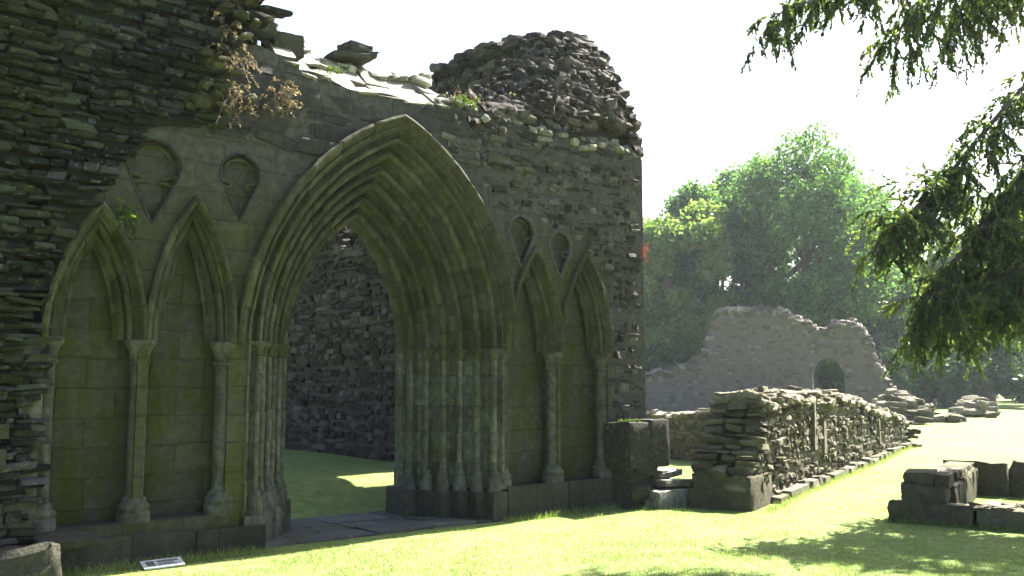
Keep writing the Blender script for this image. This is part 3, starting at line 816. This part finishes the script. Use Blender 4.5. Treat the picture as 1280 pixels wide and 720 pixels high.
# small rough stones, lower left
p = gnd(22, 735); mb = MB(); stones(mb, [(p[0] + .02, p[1] + .1, .12)], [(.26, .2, .17)], np.eye(3), [.6], rough=.16, tilt=.1)
tag(mb.build('rough_stone', M['rubble'], smooth=True, sharp=40), 'rough chipped block lying at the foot of the tower wall', 'stone block')
mb = MB(); stones(mb, [(2.22, -.2, .30)], [(.24, .13, .05)], np.eye(3), [.4], rough=.05, tilt=.03)
tag(mb.build('stone_slab', M['plinth'], smooth=True, sharp=40), 'dark flat slab on the plinth below the leftmost blind arch', 'stone slab')

# name plate on the lawn
px, py = gnd(203, 711)
plate = base_empty('name_plate', (px, py, 0), 'small white tilted plate on the grass in front of the plinth', 'plate')
mb = MB(); W_, H_ = .175, .06
v = [(px - W_, py - H_, .03), (px + W_, py - H_, .03), (px + W_, py + H_, .075), (px - W_, py + H_, .075)]
v += [(a, b, c - .012) for a, b, c in v]
mb.add(v, np.array([[0, 1, 2, 3], [7, 6, 5, 4], [0, 4, 5, 1], [1, 5, 6, 2], [2, 6, 7, 3], [3, 7, 4, 0]]))
a = mb.build('face', M['white'])
mb = MB()
for (u0, u1, w0, w1) in ((-.8, -.4, -.6, .6), (-.25, .8, .2, .6), (-.25, .55, -.2, .0), (-.25, .7, -.6, -.38)):
    q = [(px + u * W_, py + w * H_, .0525 + w * .0225 + .0025) for u, w in ((u0, w0), (u1, w0), (u1, w1), (u0, w1))]
    mb.add(q, np.array([[0, 1, 2, 3]]))
b = mb.build('dark_panel', M['ink'])
for sx in (-1, 1):
    mb = MB(); box(mb, (px + sx * .09 - .01, py - .01, -.05), (px + sx * .09 + .01, py + .01, .045))
    adopt(plate, mb.build('stake', M['ink']))
adopt(plate, a, b)

# ------------------------------------------------------------------ far ruined wall with a doorway
fa, fb = np.array(gnd(790, 513.5)), np.array(gnd(1165, 517.5)); fL = np.linalg.norm(fb - fa); fU = np.array([*(fb - fa) / fL, 0]); fN = np.array([fU[1], -fU[0], 0])
if fN @ np.array([FX, FY, 0]) > 0: fN = -fN
def fs(px):     # distance along the far wall seen at a pixel column
    d = ray(px, 480); A = np.array([[d[0], -fU[0]], [d[1], -fU[1]]]); t, s = np.linalg.solve(A, fa - np.array([0, CAM[1]])); return s, t * (d[0] * FX + d[1] * FY)
prof_px = [(790, 470), (811, 468), (825, 465), (841, 464), (862, 454), (881, 446), (886, 425), (893, 399), (901, 391), (910, 387), (935, 388), (960, 387), (980, 389), (988, 393), (997, 398), (1012, 406), (1022, 412), (1032, 414), (1039, 418), (1043, 412), (1046, 405), (1058, 404), (1070, 405), (1080, 414), (1090, 428), (1093, 446), (1099, 460), (1107, 475), (1114, 486), (1122, 494), (1135, 497), (1150, 507), (1160, 512)]
fx_, fz_ = [], []
for p_, y_ in prof_px:
    s, d = fs(p_); fx_.append(s); fz_.append(CAM[2] + (480 - y_) / F * d * 1.0)
ftop = lambda s: float(np.interp(s, fx_, fz_)) + .07 * math.sin(s * 5.1) + .06 * math.sin(s * 13 + 1) + .05 * math.sin(s * 29)
d0, d1 = fs(1016)[0], fs(1056)[0]; dd = fs(1036)[1]; dtop = CAM[2] + (480 - 448) / F * dd
dh = lambda s: dtop - .9 * abs((s - (d0 + d1) / 2) / ((d1 - d0) / 2)) ** 2.6
mb = MB(); O3 = np.array([*fa, 0])
strip_solid(mb, O3, fU, fN, np.arange(0, fL, .1), lambda s: ftop(s) - .16, 0, .2, [(d0, d1, lambda u: -.2, dh)], -.3, -1)
strip_solid(mb, O3, fU, fN, np.arange(0, fL, .1), ftop, .2005, .6, [(d0, d1, lambda u: -.2, dh)], -.3, -1)
rubble_face(mb, O3, fU, fN, 0, fL, 0, 6.5, lambda s, z: z < ftop(s) - .2 and not (d0 - .1 < s < d1 + .1 and z < dh(min(max(s, d0), d1)) + .1) and rng.random() < .8, (.12, .26), (.15, .5), .12, .02, .01, lo=True, tone=(.2, .75))
n = 700; s = rng.uniform(0, fL, n); t = rng.uniform(0, .8, n)
stones(mb, O3 + s[:, None] * fU - t[:, None] * fN + (np.array([ftop(q) for q in s]) - .16 * np.clip(1 - t / .25, 0, 1))[:, None] * np.array([0, 0, 1]), np.stack([rng.uniform(.1, .3, n), rng.uniform(.12, .3, n), rng.uniform(.05, .14, n)], 1), np.stack([fU, fN, [0, 0, 1]]), rng.uniform(.1, 1.0, n), tilt=.35, lo=True)
farw = mb.build('far_ruined_wall', M['far'], smooth=True, sharp=45)
tag(farw, 'tall pale ruined gable wall with an arched doorway standing before the trees', 'ruined wall')
# rubble heaps beyond
def heap(name, pxs, py, hpx, n, label, group=None, spread=.5, mat='field'):
    mb = MB(); pts, hs = [], []
    for _ in range(n):
        p_ = rng.uniform(*pxs); gp = gnd(p_, py + rng.normal(0, spread)); d = (gp[0] * FX + (gp[1] + 8.6) * FY)
        hgt = hpx / F * d * (1 - .5 * abs((p_ - sum(pxs) / 2) / ((pxs[1] - pxs[0]) / 2)) ** 2)
        pts.append((*gp, rng.uniform(0, 1) * hgt * .9)); k_ = d / 40
        hs.append((rng.uniform(.15, .4) * k_, rng.uniform(.15, .35) * k_, rng.uniform(.08, .16) * k_))
    stones(mb, pts, hs, np.stack([[RX, RY, 0], [FX, FY, 0], [0, 0, 1]]), rng.uniform(.3, 1, n), tilt=.15)
    return tag(mb.build(name, M[mat], smooth=True, sharp=45), label, 'stone remains', group)
heap('wall_stump', (1085, 1158), 527, 36, 130, 'ragged wall stump at the far end of the long wall', 'wall remnants on the far lawn', 2.0)
heap('wall_stump', (1152, 1196), 527, 8, 30, 'lowest line of stones on the far lawn beside the stump', 'wall remnants on the far lawn', .8)
heap('wall_stump', (1196, 1240), 520, 22, 60, 'small isolated heap of stones on the far lawn under the conifer', 'wall remnants on the far lawn', 1.2)

# ------------------------------------------------------------------ vegetation
def quads(mb, cen, ax, ay, tone):
    """leaf-shaped quads: centre, half axis vectors"""
    v = np.stack([cen - ax, cen - ay * .9 + ax * .1, cen + ax, cen + ay * .9 + ax * .1], 1)
    n = len(cen); mb.add(v.reshape(-1, 3), np.arange(n * 4).reshape(n, 4), np.repeat(tone, 4))
def unit(v): return v / (np.linalg.norm(v, axis=-1, keepdims=True) + 1e-9)

def crown(mb, cen, R, H, nl, leaf, lobes, per, airy=0.0, flat=.8):
    """lobed crown of leaf clumps; cen = crown centre, R radius, H half height"""
    L = []
    for _ in range(lobes):
        d = unit(rng.normal(0, 1, 3)); r = rng.uniform(.35, .95) ** .6
        L.append((cen + d * np.array([R, R, H]) * r * .9, rng.uniform(.20, .36) * R))
    per_l = nl // (lobes * per); C_, T_ = [], []
    for c, r in L:
        d = unit(rng.normal(0, 1, (per_l, 3))); rr = r * rng.uniform(.55, 1.05, (per_l, 1)) * (1 - airy * rng.random((per_l, 1)) * .4)
        k = c + d * rr * np.array([1, 1, flat])
        C_.append(k); T_.append(np.clip(rng.normal(.45, .22, per_l), 0, 1))
    K = np.concatenate(C_); T = np.concatenate(T_)
    cs = rng.uniform(.18, .42, (len(K), 1, 1)) * (R / 5.0) ** .5
    P = (K[:, None] + rng.normal(0, 1, (len(K), per, 3)) * cs * np.array([1, 1, .7])).reshape(-1, 3)
    tn = np.clip(np.repeat(T, per) + rng.normal(0, .12, len(P)), 0, 1)
    a = unit(rng.normal(0, 1, P.shape)); b = unit(np.cross(a, unit(rng.normal(0, 1, P.shape))))
    s = rng.uniform(.6, 1.25, (len(P), 1)) * leaf
    quads(mb, P, a * s, b * s * .55, tn)
    return L

def tree(px, depth, ytop, wpx, leafmat, label, lobes=16, nl=11000, leaf=.2, airy=0.0, low=.06, group='trees behind the far wall', name='broadleaf_tree'):
    base = at(px, 480, depth); base[2] = 0
    Ht = CAM[2] + (480 - ytop) / F * depth; R = wpx / 2 / F * depth
    t = base_empty(name, base, label, 'tree', group)
    cz = Ht * (low + (1 - low) / 2); mb = MB()
    L = crown(mb, base + np.array([0, 0, cz]), R, Ht * (1 - low) / 2, nl, leaf, lobes, 9, airy)
    cr = mb.build('crown', M[leafmat])
    mb = MB(); lean = rng.normal(0, .3, 2)
    tr = np.array([base + np.array([lean[0] * k, lean[1] * k, Ht * .75 * k - .1]) for k in np.linspace(0, 1, 7)])
    tube(mb, tr, np.linspace(.032, .008, 7) * Ht, 8)
    for c, r in L[:9]:
        k = int(rng.integers(2, 5)); st = tr[k]; mid_ = (st + c) / 2 + np.array([0, 0, -.05 * Ht])
        tube(mb, smooth_path([st, mid_, c], 7), np.linspace(.012, .004, 7) * Ht, 6)
    tk = mb.build('trunk', M['bark'], smooth=True)
    adopt(t, cr, tk)

tree(845, 62, 222, 140, 'leaf_y', 'sunlit yellow green tree close against the corner of the tall front', 44, 30000)
tree(775, 66, 262, 140, 'leaf_y', 'yellow green tree mostly hidden behind the tall front', 24, 7000)
tree(893, 66, 214, 150, 'leaf', 'medium green tree between the yellow tree and the big airy tree', 44, 30000)
tree(1012, 63, 138, 225, 'leaf', 'tallest broad airy tree rising over the gable wall with sky showing through', 80, 52000, .17, .6, .10)
tree(940, 70, 178, 150, 'leaf', 'slim mid green tree close against the left flank of the tallest tree', 44, 28000)
tree(1085, 68, 200, 130, 'leaf', 'rounded green tree on the right flank of the tallest tree', 44, 26000)
tree(1108, 74, 250, 120, 'leaf_d', 'dark green tree filling the gap between the tallest tree and the conifer', 30, 12000)
tree(1160, 72, 246, 110, 'leaf_y', 'pale sunlit tree showing through the tips of the conifer boughs', 30, 12000)
tree(1235, 74, 215, 150, 'leaf_y', 'bright tree screened by the thick conifer boughs', 30, 12000)
tree(1320, 72, 215, 170, 'leaf', 'broad tree cut by the right edge behind the conifer', 24, 8000)
tree(1420, 76, 240, 170, 'leaf', 'broad tree beyond the conifer trunk, out past the lawn', 16, 4000)
tree(700, 74, 300, 150, 'leaf', 'broad tree standing wholly behind the nave ruins', 16, 4000)

def shrub(px, depth, ytop, wpx, leafmat, label):
    base = at(px, 480, depth); base[2] = 0
    Ht = CAM[2] + (480 - ytop) / F * depth; R = wpx / 2 / F * depth
    mb = MB(); crown(mb, base + np.array([0, 0, Ht * .48]), R, Ht * .55, 5400, .2, 10, 9)
    P = mb.build('shrub', M[leafmat]); tag(P, label, 'shrub', 'shrubs at the wood edge')
for a in ((830, 60, 405, 90, 'leaf_d', 'dark shrub beside the tall front, left of the gable wall'),
          (872, 63, 380, 80, 'leaf_d', 'tall dark shrub rising behind the low left shoulder of the gable wall'),
          (940, 66, 370, 110, 'leaf_d', 'dark shrub directly over the highest part of the gable wall'),
          (1010, 65, 360, 90, 'leaf', 'mid green shrub behind the notch in the gable wall'),
          (1036, 57, 442, 46, 'leaf_d', 'small dark shrub showing through the far arched doorway'),
          (1075, 64, 395, 90, 'leaf_d', 'dark shrub behind the right shoulder of the gable wall'),
          (1135, 62, 420, 100, 'leaf_d', 'dark shrub just right of the gable wall'),
          (1205, 63, 430, 110, 'leaf_d', 'low dark shrub behind the isolated heap of stones'),
          (1280, 62, 425, 110, 'leaf_d', 'low dark shrub under the conifer at the edge of view')):
    shrub(*a)
# the dark wood behind, read as one mass
mb = MB()
for px in np.arange(600, 1600, 26):
    p = at(px, 480, rng.uniform(84, 92)); crown(mb, np.array([p[0], p[1], 5.5]), 4.2, 7.0, 2200, .38, 8, 9)
for px in np.arange(640, 1560, 30):
    p = at(px, 480, rng.uniform(74, 78)); crown(mb, np.array([p[0], p[1], 1.8]), 2.6, 2.6, 1500, .26, 6, 9)
tag(mb.build('woodland', M['leaf_d']), 'dark undergrowth and wood closing off the lawn', 'woodland', None, 'stuff')

# ---- the conifer whose boughs hang into view (its trunk stands to the right, outside the frame)
con_base = at(1640, 480, 12.3); con_base[2] = 0
con = base_empty('conifer_tree', con_base, 'large dark conifer with drooping boughs hanging over the sunny lawn', 'tree')
mb = MB(); tr = np.array([con_base + np.array([0, 0, z]) for z in np.linspace(-.2, 12, 10)]); tr[:, :2] += rng.normal(0, .04, (10, 2))
tube(mb, tr, np.linspace(.48, .12, 10), 14)
adopt(con, mb.build('trunk', M['bark'], smooth=True))
boughs = [  # (pixel, pixel, depth) control points from the trunk outwards, sprig density, twig length, droop
    ([(1600, -60, 11.2), (1400, 20, 11.0), (1285, 88, 10.8), (1190, 188, 10.5), (1130, 262, 10.3), (1085, 300, 10.1)], 46, .62, .55),
    ([(1600, 60, 11.2), (1400, 110, 10.8), (1280, 190, 10.5), (1215, 270, 10.3), (1160, 345, 10.1), (1130, 395, 10.0)], 56, .66, .8),
    ([(1600, 120, 11.3), (1420, 160, 11.3), (1300, 215, 11.2), (1235, 290, 11.1), (1190, 360, 11.0), (1165, 400, 10.9)], 54, .62, .75),
    ([(1600, 160, 11.0), (1420, 220, 10.4), (1310, 285, 10.0), (1250, 335, 9.9), (1215, 375, 9.8)], 50, .56, .7),
    ([(1600, 190, 11.5), (1440, 250, 11.8), (1330, 300, 11.9), (1275, 350, 11.8), (1245, 385, 11.8)], 46, .56, .7),
    ([(1600, 230, 11.0), (1440, 290, 10.6), (1340, 330, 10.3), (1290, 365, 10.2)], 36, .45, .7),
    ([(1600, -260, 10.8), (1440, -130, 9.8), (1300, -66, 9.3), (1150, -40, 9.0), (1050, -12, 8.8), (962, 22, 8.7)], 46, .42, .9),
    ([(1600, -220, 11.0), (1430, -100, 10.2), (1330, -50, 9.8), (1230, -30, 9.6), (1150, 0, 9.5), (1120, 50, 9.4)], 40, .55, 1.0),
    ([(1600, -200, 11.0), (1420, -90, 10.6), (1300, -40, 10.2), (1225, -10, 10.0), (1190, 20, 9.9)], 34, .6, 1.0),
    ([(1600, -320, 10.9), (1400, -180, 10.0), (1250, -90, 9.6), (1100, -60, 9.5), (1040, -30, 9.4), (1000, -22, 9.4)], 44, .42, .9),
    ([(1640, -300, 11.0), (1560, -260, 9.2), (1480, -180, 8.0), (1400, -120, 7.4)], 26, .6, .9),
    ([(1640, -300, 11.3), (1450, -150, 11.3), (1300, -74, 11.3), (1190, -52, 11.3), (1100, -44, 11.3)], 52, .42, .8),
    ([(1640, -500, 11.0), (1480, -420, 10.6), (1330, -330, 10.2), (1180, -260, 10.0)], 36, .6, .9),
]
for ctrl, nb, tl, droop in boughs:
    path = smooth_path([at(c[0] + (32 if c[1] > -20 and c[0] > 1084 and ctrl[0][1] > -100 else 0), c[1] - (14 if ctrl[0][1] > -100 else 0), c[2] * 1.12) for c in ctrl], 26); mb = MB()
    tube(mb, path, np.linspace(.055, .010, 26), 7)
    br = mb.build('bough', M['bark'], smooth=True)
    mb = MB(); mw = MB()
    nb *= .72 if ctrl[0][1] < -100 else 1.35
    for _ in range(int(nb * 2.3)):
        u = rng.uniform(.12, 1) ** .8 * 24.99; i = int(u); p = path[i] + (path[i + 1] - path[i]) * (u - i); tdir = unit(path[i + 1] - path[i])
        sd_ = unit(tdir * rng.uniform(.1, .9) + rng.normal(0, .55, 3) + np.array([0, 0, -.35 * droop])); l = rng.uniform(.45, 1.1) * tl
        q = np.array([p + sd_ * l * k + np.array([0, 0, -.55 * droop * l * k * k]) for k in np.linspace(0, 1, 6)])
        tube(mw, q, np.linspace(.009, .003, 6), 3)
        nt_ = int(5 + 9 * l)
        for _t in range(nt_):
            v_ = rng.uniform(.15, 1) * 4.99; j = int(v_); r0_ = q[j] + (q[j + 1] - q[j]) * (v_ - j)
            dn = unit(unit(q[5] - q[0]) * .45 + rng.normal(0, .38, 3) + np.array([0, 0, -1.0 * droop])); l2 = rng.uniform(.10, .42) * (tl + .25)
            nn = int(12 + 72 * l2); k = rng.uniform(0, 1, nn)[:, None]
            cen = r0_ + dn * l2 * k + rng.normal(0, .008, (nn, 3))
            a = unit(dn + rng.normal(0, .55, (nn, 3))); b = unit(np.cross(a, rng.normal(0, 1, (nn, 3))))
            s = rng.uniform(.017, .040, (nn, 1))
            quads(mb, cen, a * s, b * s * .42, np.clip(rng.normal(.4, .25) + rng.normal(0, .12, nn), 0, 1))
            tube(mw, [r0_, r0_ + dn * l2], [.004, .002], 3)
    fo = mb.build('foliage', M['needles']); fo.parent = br
    tw_ = mw.build('twigs', M['bark']); tw_.parent = br
    adopt(con, br)

# ---- plants on the masonry
def sprig_mesh(name, mat, org, n, length, spread, up, leafl=.03, per=10, hang=0.0, extent=(.1, .1, .1), stem=.004):
    mb = MB()
    for _ in range(n):
        p = np.array(org) + rng.uniform(-1, 1, 3) * np.array(extent)
        d = unit(np.array(up, float) + rng.normal(0, spread, 3)); l = length * rng.uniform(.5, 1.2)
        q = np.array([p + d * l * k + np.array([0, 0, -hang * l * k * k]) for k in np.linspace(0, 1, 5)])
        tube(mb, q, np.linspace(stem, stem * .4, 5), 3, tone=rng.uniform(.2, .8))
        if per:
            k = rng.uniform(.2, 1, per) * 3.99; i = k.astype(int); c = q[i] + (q[i + 1] - q[i]) * (k - i)[:, None]
            a = unit(d + rng.normal(0, .8, (per, 3))); b = unit(np.cross(a, rng.normal(0, 1, (per, 3)))); s = rng.uniform(.5, 1.2, (per, 1)) * leafl
            quads(mb, c + a * s, a * s, b * s * .5, rng.uniform(.1, 1, per))
    return mb.build(name, M[mat])
o = sprig_mesh('dry_plant', 'dry', (3.52, -.12, 4.72), 84, .19, .6, (.1, -.5, .1), .016, 18, .9, (.17, .09, .46))
tag(o, 'brown withered plant hanging from the broken edge of the tower', 'plant')
o = sprig_mesh('dry_plant', 'dry', (4.02, -.14, 4.52), 44, .12, .6, (.1, -.5, .1), .017, 16, .6, (.15, .05, .11))
tag(o, 'golden withered tuft on the blockwork below the tower edge', 'plant')
spots = [(6.55, .25, 4.95, .35), (6.95, .55, 5.15, .4), (7.35, .45, 5.1, .45), (7.75, .6, 5.3, .5), (8.15, .55, 5.3, .45), (8.55, .5, 5.2, .4), (8.9, .45, 5.1, .35), (8.3, 1.0, 5.95, .35)]
desc = ['short dry stalks at the low left end of the broken wall head', 'dry stalks second from the low left end of the wall head', 'leaning dry stalks left of the middle of the wall head', 'tallest dry stalks in the middle of the wall head',
        'dry stalks just right of the middle of the wall head', 'dry stalks below the peak of the stump', 'dry stalks nearest the right corner of the wall head', 'dry stalks growing high on the stump itself']
for (x_, y_, z_, l_), ds in zip(spots, desc):
    o = sprig_mesh('dry_stalks', 'dry', (x_, y_, z_ - .05), 14, l_, .45, (-.1, -.2, 1), .02, 5, .35, (.22, .12, .03), .006)
    tag(o, ds, 'plant', 'dry stalks on the wall head')
o = sprig_mesh('leafy_tuft', 'fern', (6.42, -.02, 4.93), 34, .15, .6, (0, -.4, .8), .018, 10, .5, (.16, .06, .03)); tag(o, 'small bright green tuft on the wall head right of the doorway apex', 'plant')
o = sprig_mesh('leafy_tuft', 'fern', (4.7, .06, 4.95), 18, .10, .6, (0, -.3, .8), .016, 8, .4, (.08, .05, .02)); tag(o, 'tiny green tuft on the pale coping beside the tower', 'plant')
o = sprig_mesh('fern_plant', 'fern', (2.60, .0, 3.16), 18, .17, .5, (.1, -.5, .3), .022, 18, .9, (.05, .03, .06)); tag(o, 'green fern growing over the leftmost blind arch', 'plant')
o = sprig_mesh('flowering_plant', 'flower', (9.57, -.05, 3.42), 22, .08, .7, (.3, -.6, .2), .012, 10, .4, (.03, .05, .10)); tag(o, 'small red flowering plant clinging to the outer corner of the front', 'plant')
o = sprig_mesh('leafy_tuft', 'fern', (9.10, -.2, 1.10), 40, .07, .6, (0, -.2, 1), .014, 5, .4, (.18, .14, .01)); tag(o, 'low green tuft on the flat top of the buttress stub', 'plant')
# loose stones on the broken coping
for (x_, y_, z_, hx, hy, hz, lab) in ((4.28, .35, 5.22, .17, .15, .12, 'big pointed stone standing on the wall head beside the tower'), (5.2, .55, 5.36, .30, .18, .035, 'thin flat slate lying on the back of the coping'), (5.28, .55, 5.46, .15, .15, .07, 'small square stone topmost on the flat slate')):
    mb = MB(); stones(mb, [(x_, y_, z_)], [(hx, hy, hz)], np.eye(3), [.6], rough=.06, tilt=.12, square=True)
    tag(mb.build('loose_stone', M['rubble'], smooth=True, sharp=40), lab, 'loose stone')

# ---- grass blades on the near lawn
n = 150000
d = 6.3 + 12 * rng.random(n) ** 1.7; lat = rng.uniform(-.62, .62, n) * d
x = d * FX + lat * RX; y = CAM[1] + d * FY + lat * RY
inwall = ((y > -.16) & (x > -1) & (x < 10) & ~((x > 4.1) & (x < 7) & (y > 1.4) & (y < 10)) ) | ((y > 1) & (x > 8.6) & (x < 9.7))
sA = (np.stack([x, y], 1) - A0[:2]) @ U[:2]; tA = -(np.stack([x, y], 1) - A0[:2]) @ R[:2]
inwall |= (sA > 0) & (sA < 14.5) & (tA > -.05) & (tA < .7)
sF = (np.stack([x, y], 1) - r0) @ dU; tF = (np.stack([x, y], 1) - r0) @ nU
inwall |= (sF > 0) & (sF < 3) & (tF > 0) & (tF < .55)
x, y = x[~inwall], y[~inwall]; n = len(x)
# taller fringe along wall feet
def fringe(a, b, m, w_=.10):
    t = rng.random(m)[:, None]; p = np.array(a) + (np.array(b) - np.array(a)) * t + rng.normal(0, w_, (m, 2)) * .5; return p
fr = np.vstack([fringe((2.1, -.2), (4.0, -.2), 1800), fringe((7.0, -.13), (9.0, -.13), 1500), fringe((8.9, -.45), (10.2, -.7), 500), fringe(A0[:2] - .05, A0[:2] + U[:2] * 14, 3000, .12) + R[:2] * .17,
                fringe(r0 - nU * .03, r0 + dU * 2.2 - nU * .03, 1500, .04), fringe((16.2, 3.2), (16.2, 6), 400)])
xx = np.concatenate([x, fr[:, 0]]); yy = np.concatenate([y, fr[:, 1]])
patch = .5 + .5 * np.sin(x * 3.1 + 2 * np.sin(y * 2.3)) * np.sin(y * 3.7 + 1.5 * np.sin(x * 1.9))
hgt = np.concatenate([rng.uniform(.010, .026, n) * (1 + 1.3 * patch ** 2), rng.uniform(.03, .13, len(fr)) * rng.uniform(.4, 1, len(fr))]); n = len(xx)
zz = ground_z(xx, yy) - .004; ang = rng.uniform(0, 2 * PI, n); wd = rng.uniform(.0025, .005, n)
b0 = np.stack([xx - np.cos(ang) * wd, yy - np.sin(ang) * wd, zz], 1); b1 = np.stack([xx + np.cos(ang) * wd, yy + np.sin(ang) * wd, zz], 1)
ln = rng.normal(0, .5, (n, 2)) * hgt[:, None]
tp = np.stack([xx + ln[:, 0], yy + ln[:, 1], zz + hgt], 1)
mb = MB(); mb.add(np.stack([b0, b1, tp], 1).reshape(-1, 3), np.arange(n * 3).reshape(n, 3), np.repeat(rng.uniform(0, 1, n), 3))
tag(mb.build('grass', M['grass']), 'short grass blades of the near lawn and longer grass at the wall feet', 'grass', None, 'stuff')

# ------------------------------------------------------------------ sky, sun, camera
SUN_AZ, SUN_EL = math.radians(4.5), math.radians(47)
w = bpy.data.worlds.new('World'); scene.world = w; w.use_nodes = True
nt = w.node_tree; bg = nt.nodes['Background']; sky = nt.nodes.new('ShaderNodeTexSky')
sky.sky_type = 'NISHITA'; sky.sun_disc = False; sky.sun_elevation = SUN_EL; sky.sun_rotation = PI / 2 - SUN_AZ
sky.dust_density = 3.0; sky.air_density = 1.0; sky.ozone_density = 1.0
nt.links.new(sky.outputs[0], bg.inputs['Color']); bg.inputs['Strength'].default_value = .05
sd = bpy.data.lights.new('sun', 'SUN'); sd.energy = 5.0; sd.angle = math.radians(.55); sd.color = (1, .95, .86)
so = bpy.data.objects.new('sun', sd); C.objects.link(so)
dvec = Vector((math.cos(SUN_AZ) * math.cos(SUN_EL), math.sin(SUN_AZ) * math.cos(SUN_EL), math.sin(SUN_EL)))
so.rotation_euler = dvec.to_track_quat('Z', 'Y').to_euler(); so.location = dvec * 60
cd = bpy.data.cameras.new('camera'); co = bpy.data.objects.new('camera', cd); C.objects.link(co)
cd.sensor_width = 36; cd.lens = F / 1280 * 36; cd.clip_start = .05; cd.clip_end = 3000
co.location = CAM; co.rotation_euler = (PI / 2 + PITCH, 0, YAW - PI / 2)
scene.camera = co
vs = scene.view_settings; vs.view_transform = 'Standard'; vs.look = 'None'; vs.gamma = 1; vs.exposure = 3.05
scene.cycles.max_bounces = 8; scene.cycles.diffuse_bounces = 4; scene.cycles.transmission_bounces = 6; scene.cycles.transparent_max_bounces = 8

# air over the lawn
mb = MB(); box(mb, (-60, -60, -1.2), (140, 130, 34.0))
m, nt_, out_ = mat_new('hazy_air'); pv = nt_.nodes.new('ShaderNodeVolumePrincipled'); pv.inputs['Density'].default_value = .00026; pv.inputs['Color'].default_value = (.82, .92, 1, 1); pv.inputs['Anisotropy'].default_value = .35
nt_.links.new(pv.outputs[0], out_.inputs['Volume'])
tag(mb.build('haze', m), 'thin pale summer haze over the lawn', None, None, 'stuff')
